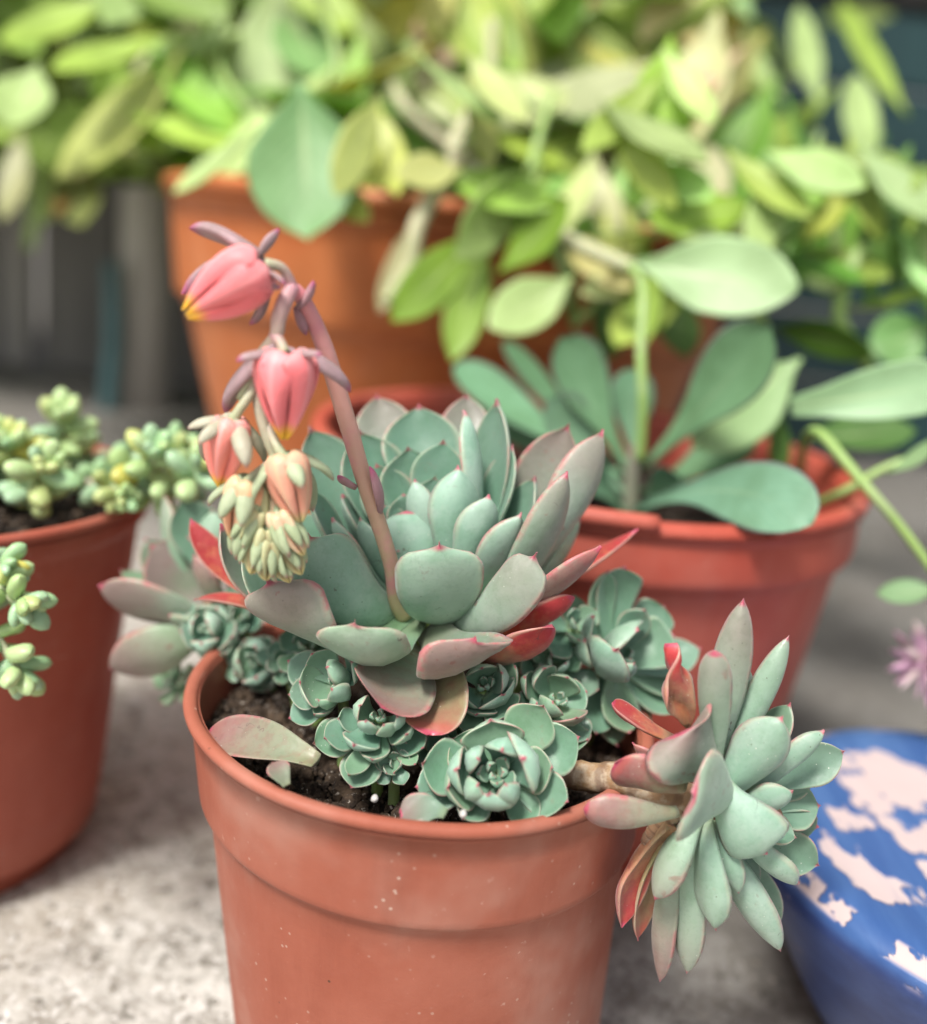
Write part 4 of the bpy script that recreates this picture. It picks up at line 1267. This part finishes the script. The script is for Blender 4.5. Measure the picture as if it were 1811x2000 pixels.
# crown: cupped young leaves opening to the right
F1((1604, 1573, e + .8), (1450, 1575, e + .3), 112, (-.3, -.8, .45), col=(.02, 0, 0), cup=.5, bend=.16)
F1((1600, 1615, e + 1.0), (1460, 1600, e + .5), 110, (-.2, -.8, -.1), col=(.02, 0, 0), cup=.45, bend=.14)
F1((1550, 1544, e - .4), (1430, 1580, e), 92, (.3, .6, .6), col=(.03, 0, 0), cup=.35, bend=.1)
F1((1602, 1692, e + .5), (1450, 1620, e + .3), 105, (-.2, -.7, .3), col=(.02, 0, 0), cup=.5, bend=.18)
F1((1557, 1636, e - .2), (1450, 1600, e), 86, (.0, -.3, .8), col=(.02, 0, 0), cup=.4, bend=.14)
F1((1562, 1725, e - .5), (1440, 1610, e - .1), 96, (.4, .6, .5), col=(.03, 0, 0), cup=.35, bend=.14)
F1((1530, 1560, e + .9), (1450, 1590, e + .5), 90, (.4, -.6, .5), col=(.02, 0, 0), cup=.4, bend=.1)

# fallen leaf and dry scraps on the soil
V, F, A = leaf_geo(P(618, 1488, 19.1), P(520, 1440, 19.6), P(400, 1436, 20.6), (0.05, -.55, .85), .55, 'blunt', .28, .14)
o = mesh_obj('fallen_leaf', V, F, M_ECH, attr=A, color=(1.0, .16, .35), origin=P(618, 1488, 19.1))
tag(o, 'detached pinkish tan leaf lying on the soil at the left rim', 'leaf')
V, F, A = leaf_geo(P(560, 1535, 18.1), P(548, 1510, 18.2), P(532, 1488, 18.4), (.5, -.6, .3), .26, 'ech', .3, .08)
o = mesh_obj('fallen_leaf', V, F, M_ECH, attr=A, color=(1.0, .06, .3), origin=P(560, 1535, 18.1))
tag(o, 'small withered reddish leaf standing against the inside of the front rim', 'leaf')
V, F, A = leaf_geo(P(870, 1592, 17.9), P(835, 1570, 18.0), P(782, 1590, 18.1), (0, -.4, .8), .35, 'blunt', .2, .08, wob=.15)
o = mesh_obj('fallen_leaf', V, F, M_ECH, attr=A, color=(1.0, .0, .0), origin=P(870, 1592, 17.9))
tag(o, 'dull purplish dead leaf at the rim beside the tight front rosette', 'leaf')

# ------------------------------------------------------------------ jelly bean sedum in the left pot
CX, CY, CZ = -16.7, 29.55, 12.1
sed = thing('sedum_plant', 'jelly bean sedum with plump yellow-green leaves spilling from its pot', 'succulent', (CX, CY, CZ))
nsed = 0


def sprig(parent, pts, rad=.12, r=.55, n=14, cols=None, tipn=7, seed=0, ll=.75, name='stem'):
    rg = np.random.default_rng(900 + seed)
    pts = [np.asarray(p, float) for p in pts]
    if seed < 10:
        pts = [pts[0]] + [p - np.array([0, 0, .3]) for p in pts[1:]]
    st = tube(name, pts, [rad] * len(pts), M_PEDG, parent, N=14, M=8)
    m = len(pts)
    for i in range(n + tipn):
        s = min(.995, i / n) if i < n else .97
        k = s * (m - 1)
        j = int(min(k, m - 1.0001))
        pt = pts[j] * (1 - (k - j)) + pts[j + 1] * (k - j)
        t = nrm(pts[j + 1] - pts[j])
        a1 = nrm(np.cross(t, [.3, .1, 1.0]))
        a2 = np.cross(t, a1)
        a = i * 2.39996
        rr = a1 * math.cos(a) + a2 * math.sin(a)
        lean = .35 if i < n else 1.1 + .12 * (i - n)
        dr = nrm(rr + t * lean)
        ln = 1.36 * ll * r / .55 * (1 + rg.normal() * .1) * (1 if i < n else .8)
        nh = nrm(t - rr * .4)
        c = cols[rg.integers(len(cols))]
        V, F, A = leaf_geo(pt, pt + dr * ln * .5 - nh * .05, pt + dr * ln, nh, ln * .29, 'bean', .0, ln * .24, N=9, M=10, top=.9)
        mesh_obj('leaf', V, F, M_SED, st, attr=A, color=c)


SC = [(.40, .55, .24), (.46, .60, .30), (.34, .53, .28), (.48, .56, .24), (.36, .53, .33)]
SCY = SC + [(.55, .52, .12), (.50, .55, .20)]
sprig(sed, [P(20, 960, 30), P(30, 900, 29.5), P(22, 845, 29)], cols=SCY, seed=1, r=.6)
sprig(sed, [P(100, 940, 32), P(120, 870, 31.5), P(122, 795, 31)], cols=SC, seed=2, r=.62, n=14)
sprig(sed, [P(60, 980, 28), P(65, 930, 27.5), P(85, 890, 27)], cols=SC, seed=3, r=.55, n=10)
sprig(sed, [P(200, 930, 31), P(260, 915, 29), P(295, 905, 28), P(300, 860, 27.6)], cols=SCY, seed=4, r=.58)
sprig(sed, [P(230, 930, 30), P(300, 945, 28.5), P(370, 925, 27.8), P(395, 885, 27.5)], cols=SCY, seed=5, r=.58, n=16)
sprig(sed, [P(240, 925, 31), P(330, 900, 30), P(350, 860, 30)], cols=SCY, seed=6, r=.56, n=12)
sprig(sed, [P(170, 940, 30), P(215, 935, 28.5), P(245, 950, 27.5)], cols=SC, seed=7, r=.45, n=10)
sprig(sed, [P(-60, 930, 30), P(-50, 880, 29.5), P(-40, 820, 29)], cols=SCY, seed=8, r=.6, n=12)
sprig(sed, [P(160, 960, 33), P(175, 900, 33), P(170, 860, 33)], cols=SC, seed=9, r=.5, n=10)
sprig(sed, [P(-120, 1060, 25), P(-80, 1090, 23.6), P(-15, 1135, 23), P(20, 1165, 22.7), P(48, 1180, 22.5)], cols=SC, seed=10, r=.5, n=12)
sprig(sed, [P(-110, 1080, 24), P(-60, 1160, 23), P(-10, 1240, 22.6), P(25, 1290, 22.4), P(38, 1318, 22.3)], cols=SC[:3] + [SC[4]], seed=11, r=.5, n=14)
sprig(sed, [P(-100, 1050, 24.5), P(-60, 1080, 23.6), P(-10, 1100, 23.2), P(10, 1110, 23)], cols=SCY, seed=12, r=.45, n=8)

# ------------------------------------------------------------------ paddle-leaved plant in the wide split pot
pd = thing('paddle_plant', 'grey-green plant with purple-edged paddle leaves in the split pot', 'plant', P(1225, 985, 37.5))
K = 37.0
DG, MG, LG, PG = (.12, .26, .13), (.17, .34, .19), (.33, .52, .26), (.42, .60, .36)


def bl(parent, T, B, w, nh, col, mat=M_PAD, prof='paddle', cup=.2, th=.12, bend=.08, **k):
    return leaf(parent, T, B, w, nh, bend=bend, col=col, mat=mat, prof=prof, cup=cup, th=th, **k)


tube('stem', [P(1235, 1060, K), P(1232, 980, K), P(1238, 900, K), P(1245, 870, K)], [.4, .32, .28, .2], mat_stem('mauve_green_stem', (.22, .27, .16), (.24, .20, .18), None, .6, 40), pd)
bl(pd, (1508, 640, K - 3.5), (1255, 915, K), 142, (-.35, -.8, .3), (.19, .37, .19))
bl(pd, (1098, 658, K), (1240, 935, K), 128, (.4, -.8, .3), (.19, .37, .20))
bl(pd, (888, 712, K + 2), (1215, 930, K), 122, (.3, -.5, .8), (.18, .37, .21))
bl(pd, (1590, 1020, 27.2), (1235, 1000, K - .5), 0, (-.05, -.75, .65), (.18, .35, .23), C=(1420, 905, 29.5), W=((1450, 1040, 27.2), (1455, 910, 28.8)))
bl(pd, (1325, 925, K - 3), (1245, 1005, K - .5), 82, (-.3, -.8, .2), (.15, .31, .18))
bl(pd, (1470, 850, K + 2), (1250, 960, K), 95, (-.2, -.6, .8), (.10, .22, .10))
bl(pd, (1070, 780, K - 1), (1225, 970, K), 120, (.3, -.7, .5), (.24, .42, .27))
bl(pd, (1130, 880, K - 3), (1225, 1005, K - .8), 90, (.3, -.8, .4), (.18, .36, .22))
bl(pd, (985, 665, K + 4), (1200, 900, K + .5), 80, (.2, -.3, .9), (.12, .25, .13))
bl(pd, (1235, 720, K + 2), (1240, 920, K + .4), 90, (0, -.9, .2), (.13, .27, .15))
bl(pd, (940, 800, K + 3), (1210, 950, K), 100, (.2, -.5, .8), (.20, .38, .22))

# trailing stems with pale soft leaves that lean over the right of the split pot
tr = thing('trailing_plant', 'bright green trailing stems crossing over the split pot rim on the right', 'plant', P(1560, 930, 38))
tube('stem', [P(1560, 980, 40), P(1570, 870, 36), P(1600, 845, 33), P(1690, 948, 31), P(1760, 1030, 30.5), P(1830, 1125, 30)], [.16, .17, .18, .17, .15, .13], M_GSTEM, tr, N=40)
tube('stem', [P(1500, 1010, 37), P(1590, 985, 34), P(1680, 942, 33), P(1750, 905, 33), P(1840, 880, 33)], [.14, .15, .15, .14, .12], M_GSTEM, tr, N=30)
tube('stem', [P(1250, 900, 36), P(1256, 800, 36), P(1252, 690, 36.5), P(1255, 560, 38), P(1230, 520, 40)], [.2, .2, .2, .18, .16], M_GSTEM, tr, N=30)
SOFT = M_BG
bl(tr, (1352, 872, 36), (1565, 700, 38.5), 150, (.15, -.9, .4), (.44, .64, .32), SOFT, 'oval')
bl(tr, (1870, 745, 32.5), (1545, 795, 34), 112, (0, -.93, .35), (.42, .64, .38), SOFT, 'blunt')
bl(tr, (1522, 935, 38), (1525, 800, 38), 44, (0, -.9, .1), (.16, .34, .08), SOFT, 'oval')
bl(tr, (1790, 840, 38), (1570, 850, 38), 96, (0, -.6, .8), (.10, .22, .05), SOFT, 'oval')
bl(tr, (1712, 1160, 30.5), (1840, 1150, 30), 66, (0, -.4, .9), (.30, .48, .26), SOFT, 'oval')
bl(tr, (1840, 860, 32), (1730, 925, 33), 48, (0, -.5, .9), (.36, .54, .28), SOFT, 'oval')

pf = thing('pink_flower_head', 'spiky pale pink flower head at the right edge above the blue pot', 'flower', P(1812, 1295, 31))
tube('stem', [P(1850, 1140, 30), P(1850, 1230, 30.6), P(1815, 1295, 31)], [.1, .1, .1], M_GSTEM, pf, N=12)
cF = P(1812, 1295, 31)
M_PINKF = mat_tint('pale_pink_petal', rough=.5, rib=0, trans=.2, nscale=90, mottled=.2)
for i in range(46):
    zc = 1 - 2 * (i + .5) / 46
    a = i * 2.39996
    dr = np.array([math.sqrt(1 - zc * zc) * math.cos(a), math.sqrt(1 - zc * zc) * math.sin(a), zc])
    nh = nrm(np.cross(dr, [.2, .3, .9]))
    ln = 1.35 + .25 * math.sin(i * 3.3)
    V, F, A = leaf_geo(cF, cF + dr * ln * .5, cF + dr * ln, nh, .17, 'lance', .2, .04, N=6, M=6)
    mesh_obj('petal', V, F, M_PINKF, pf, attr=A, color=(.78, .48, .66) if i % 3 else (.82, .66, .68))

# ------------------------------------------------------------------ leafy plant in the orange pot
lp = thing('leafy_plant', 'pale green broad-leaved plant filling the large orange pot', 'plant', (-2.5, 65, 21.6))
BRT, MID, DRK, YEL, CRM, PAL, OLV = (.47, .65, .12), (.36, .55, .10), (.11, .25, .03), (.70, .73, .22), (.78, .75, .48), (.60, .77, .34), (.32, .40, .07)


def cstem(pts, r, mat=M_CSTEM, parent=lp):
    tube('stem', [P(*q_) for q_ in pts], r, mat, parent, N=20, M=8)


cstem([(900, 560, 60), (985, 395, 46), (885, 290, 48), (955, 150, 56), (962, 40, 58)], [.4, .45, .4, .4, .3])
cstem([(985, 395, 46), (1090, 460, 44), (1240, 525, 42)], [.4, .4, .3])
cstem([(885, 290, 56), (800, 220, 56), (760, 150, 58)], [.35, .35, .3])
cstem([(900, 300, 46), (820, 430, 44.5), (800, 520, 44), (755, 590, 43.5)], [.4, .4, .3])
cstem([(1160, 440, 56), (1210, 330, 56), (1240, 250, 58)], [.25, .25, .2], M_GSTEM)
cstem([(1100, 480, 48), (1180, 560, 46), (1120, 640, 45)], [.2, .2, .15], M_GSTEM)
for tw in ([(1120, 620, 46), (1090, 480, 44), (1040, 330, 46), (1080, 180, 50)], [(1500, 700, 46), (1480, 560, 45), (1560, 420, 48), (1600, 260, 56)], [(1700, 720, 46), (1640, 600, 45), (1690, 450, 47), (1730, 300, 54)],
           [(700, 400, 58), (640, 260, 56), (660, 120, 58), (620, -20, 60)], [(1300, 600, 50), (1340, 420, 50), (1300, 260, 54), (1330, 100, 60)], [(480, 400, 56), (500, 260, 56), (430, 130, 60), (450, -20, 64)]):
    cstem(tw, [.34, .3, .26, .18], M_GSTEM)
big = [  # tip, base, width, facing, colour
    ((605, 466, 43), (585, 160, 45.5), 225, (.05, -.95, .15), (.30, .54, .24)), ((338, 376, 45), (500, 245, 46), 66, (-.2, -.5, .8), PAL),
    ((100, 135, 56), (335, 62, 60), 100, (-.1, -.6, .8), BRT), ((0, 85, 58), (210, -10, 62), 110, (0, -.6, .8), BRT),
    ((10, 245, 52), (75, 125, 56), 115, (.2, -.8, .5), PAL), ((765, 628, 42), (945, 448, 45), 98, (.2, -.8, .4), (.28, .46, .05)),
    ((740, 610, 44), (830, 405, 46), 52, (.2, -.8, .4), CRM), ((882, 705, 42), (955, 455, 45), 84, (.2, -.8, .3), MID),
    ((955, 642, 41), (1120, 540, 43), 110, (0, -.85, .5), PAL), ((1112, 388, 42.5), (972, 535, 43.5), 88, (-.2, -.8, .4), (.30, .50, .05)),
    ((1005, 390, 54), (1205, 220, 60), 78, (.2, -.8, .4), (.40, .52, .10)), ((1312, 296, 50), (1150, 440, 54), 92, (-.2, -.8, .4), (.20, .40, .05)),
    ((1562, 562, 38), (1240, 512, 40.5), 168, (0.05, -.93, .35), (.52, .72, .40)), ((1710, 690, 42), (1500, 640, 47), 76, (0, -.7, -.2), DRK),
    ((1432, 448, 52), (1215, 495, 52), 70, (0, -.6, .8), MID), ((1340, 275, 56), (1420, 430, 54), 100, (-.3, -.8, .4), CRM),
    ((1500, 290, 54), (1560, 530, 50), 100, (-.3, -.8, .4), (.24, .45, .12)), ((1700, 360, 52), (1700, 600, 48), 108, (0, -.9, .2), (.24, .48, .06)),
    ((1822, 410, 50), (1740, 575, 50), 90, (.1, -.8, .1), (.14, .30, .04)), ((1830, 560, 44), (1650, 600, 47), 70, (0, -.4, .8), BRT),
    ((1418, 20, 76), (1530, 195, 72), 56, (.3, -.8, .4), PAL), ((1562, 10, 74), (1600, 205, 70), 62, (.1, -.8, .4), PAL),
    ((1642, -5, 74), (1775, 225, 70), 66, (.3, -.8, .4), BRT), ((1672, 145, 66), (1700, 340, 62), 86, (.2, -.8, .4), PAL),
    ((1700, 690, 44), (1830, 630, 44), 110, (0, -.7, .5), (.22, .46, .14)), ((1052, 205, 60), (895, 295, 58), 66, (0, -.6, .8), CRM),
    ((775, 340, 44), (905, 330, 45), 92, (0, -.7, .6), (.62, .64, .25)), ((880, 130, 62), (810, 180, 60), 90, (0, -.6, .8), CRM),
    ((1240, 110, 64), (1160, 60, 68), 110, (0, -.6, .8), (.58, .62, .25)), ((1240, 200, 62), (1170, 150, 66), 90, (0, -.6, .8), YEL),
    ((1600, 420, 50), (1560, 560, 50), 80, (.1, -.9, .2), (.18, .40, .06)), ((1190, 700, 46), (1200, 530, 50), 76, (.1, -.9, .2), (.16, .34, .06)),
    ((1340, 700, 46), (1300, 540, 50), 90, (.1, -.9, .2), (.14, .28, .05)), ((640, 150, 58), (555, 0, 64), 130, (.1, -.8, .5), (.30, .54, .20)),
    ((470, 60, 62), (290, 105, 60), 74, (0, -.6, .8), PAL), ((780, 300, 56), (690, 330, 58), 110, (.2, -.8, .5), (.40, .58, .28)),
    ((1420, 560, 50), (1600, 430, 52), 80, (.1, -.9, .2), (.14, .30, .05)), ((1300, 410, 52), (1390, 330, 54), 70, (.1, -.9, .2), PAL),
]
for T, B, w, nh, c in big:
    bl(lp, T, B, w, nh, c, M_BG, 'oval', cup=.22, th=.14, bend=.10)
rg = np.random.default_rng(5)
pal = [BRT, BRT, MID, PAL, PAL, YEL, YEL, CRM, (.46, .66, .24), (.36, .56, .14)]
cnt = 0
while cnt < 185:
    near = cnt < 44
    if near:
        x, y = rg.uniform(640, 1900), rg.uniform(150, 600)
        if y > 430 and x < 930 or y > 520 and x < 1100 or (x > 1380 and y < 300):
            continue
        dd = rg.uniform(43.5, 49)
        ln = rg.uniform(150, 250)
    else:
        x, y = rg.uniform(230, 1950), rg.uniform(-160, 420)
        if (y > 330 and x < 930) or (y > 250 and x < 340) or (x > 1400 and y < 260 and rg.random() < .97):
            continue
        dd = rg.uniform(54, 76) + (6 if y < 150 else 0)
        ln = rg.uniform(230, 380)
    a = rg.uniform(0, 6.283)
    c = pal[rg.integers(len(pal))] if x < 1350 or y < 250 else [BRT, MID, (.20, .42, .06), PAL][rg.integers(4)]
    c = tuple(v * rg.uniform(.85, 1.15) for v in c)
    ny = rg.uniform(-1, -.2)
    bl(lp, (x + math.cos(a) * ln / 2, y + abs(math.sin(a)) * ln / 2, dd - 2), (x - math.cos(a) * ln / 2, y - abs(math.sin(a)) * ln / 2, dd + 1), ln * rg.uniform(.30, .5), (rg.normal() * .35, ny, rg.uniform(.2, .9)), c, M_BG, 'oval', cup=rg.uniform(.05, .35), th=.12, bend=rg.uniform(0, .18), N=12, M=10)
    cnt += 1

# drooping olive plant at the upper left
ol = thing('drooping_plant', 'olive green plant with dried tan leaves drooping at the upper left', 'plant', P(60, 330, 80))
cstem([(60, 480, 84), (90, 300, 80), (140, 180, 76), (200, 60, 74)], [.5, .5, .4, .3], M_GSTEM, ol)
for T, B, w, nh, c in [((138, 345, 64), (275, 190, 68), 58, (0, -.8, .4), (.52, .42, .18)), ((8, 430, 62), (40, 250, 66), 60, (0, -.8, .3), (.46, .46, .22)),
                       ((165, 440, 66), (130, 300, 70), 100, (0, -.8, .3), (.26, .30, .08)), ((105, 420, 66), (150, 330, 70), 36, (0, -.8, .3), (.50, .30, .10)),
                       ((290, 345, 66), (215, 200, 72), 110, (.2, -.8, .3), (.18, .26, .04)), ((90, 330, 66), (120, 150, 72), 120, (-.2, -.8, .3), (.20, .30, .05))]:
    bl(ol, T, B, w, nh, c, M_BG, 'oval', cup=.2, bend=.12)
for i in range(70):
    x, y = rg.uniform(-120, 420), rg.uniform(-160, 330)
    dd = rg.uniform(68, 84)
    a = rg.uniform(0, 6.283)
    ln = rg.uniform(170, 290)
    c = [OLV, MID, BRT, (.16, .26, .04), (.24, .36, .07), PAL][rg.integers(6)]
    bl(ol, (x + math.cos(a) * ln / 2, y + abs(math.sin(a)) * ln / 2, dd - 3), (x - math.cos(a) * ln / 2, y - abs(math.sin(a)) * ln / 2, dd + 2), ln * rg.uniform(.36, .55), (rg.normal() * .4, rg.uniform(-1, -.1), rg.uniform(.1, .9)), c, M_BG, 'oval', cup=rg.uniform(.05, .35), th=.12, bend=rg.uniform(0, .18), N=12, M=10)


# far shrubbery: one mass of leaves nobody could count
def shrubbery():
    V, F, A = [], [], []
    k = 0
    rgs = np.random.default_rng(11)
    for i in range(5200):
        x = rgs.uniform(-110, 36)
        y = rgs.uniform(88, 112)
        z = rgs.uniform(27, 80) if x > -60 else rgs.uniform(22, 80)
        if x > x_at(1400, 100, 100) and z > 10:
            if rgs.random() < .9:
                continue
        c = np.array([x, y, z])
        dr = nrm([rgs.normal(), -abs(rgs.normal()) * .6, -abs(rgs.normal()) * .7])
        nh = nrm([rgs.normal() * .6, -abs(rgs.normal()), abs(rgs.normal())])
        ln = rgs.uniform(4, 8)
        nh = nrm(nh - dr * (nh @ dr))
        s = np.cross(dr, nh)
        w = ln * rgs.uniform(.18, .28)
        pts = [c, c + dr * ln * .3 + s * w * .8, c + dr * ln * .65 + s * w, c + dr * ln, c + dr * ln * .65 - s * w, c + dr * ln * .3 - s * w * .8, c + dr * ln * .5 - nh * ln * .08]
        V += pts
        A += [(0, 0, 1), (.3, .8, 1), (.65, 1, 1), (1, 0, 1), (.65, -1, 1), (.3, -.8, 1), (.5, 0, 1)]
        for j in range(6):
            F.append((k + 6, k + j, k + (j + 1) % 6))
        k += 7
    o = mesh_obj('foliage', V, F, M_BG, attr=A, color=(.42, .56, .14), origin=(-30, 100, 0))
    tag(o, 'dense mass of far green foliage behind the potted plants', 'foliage', None, 'stuff')


shrubbery()
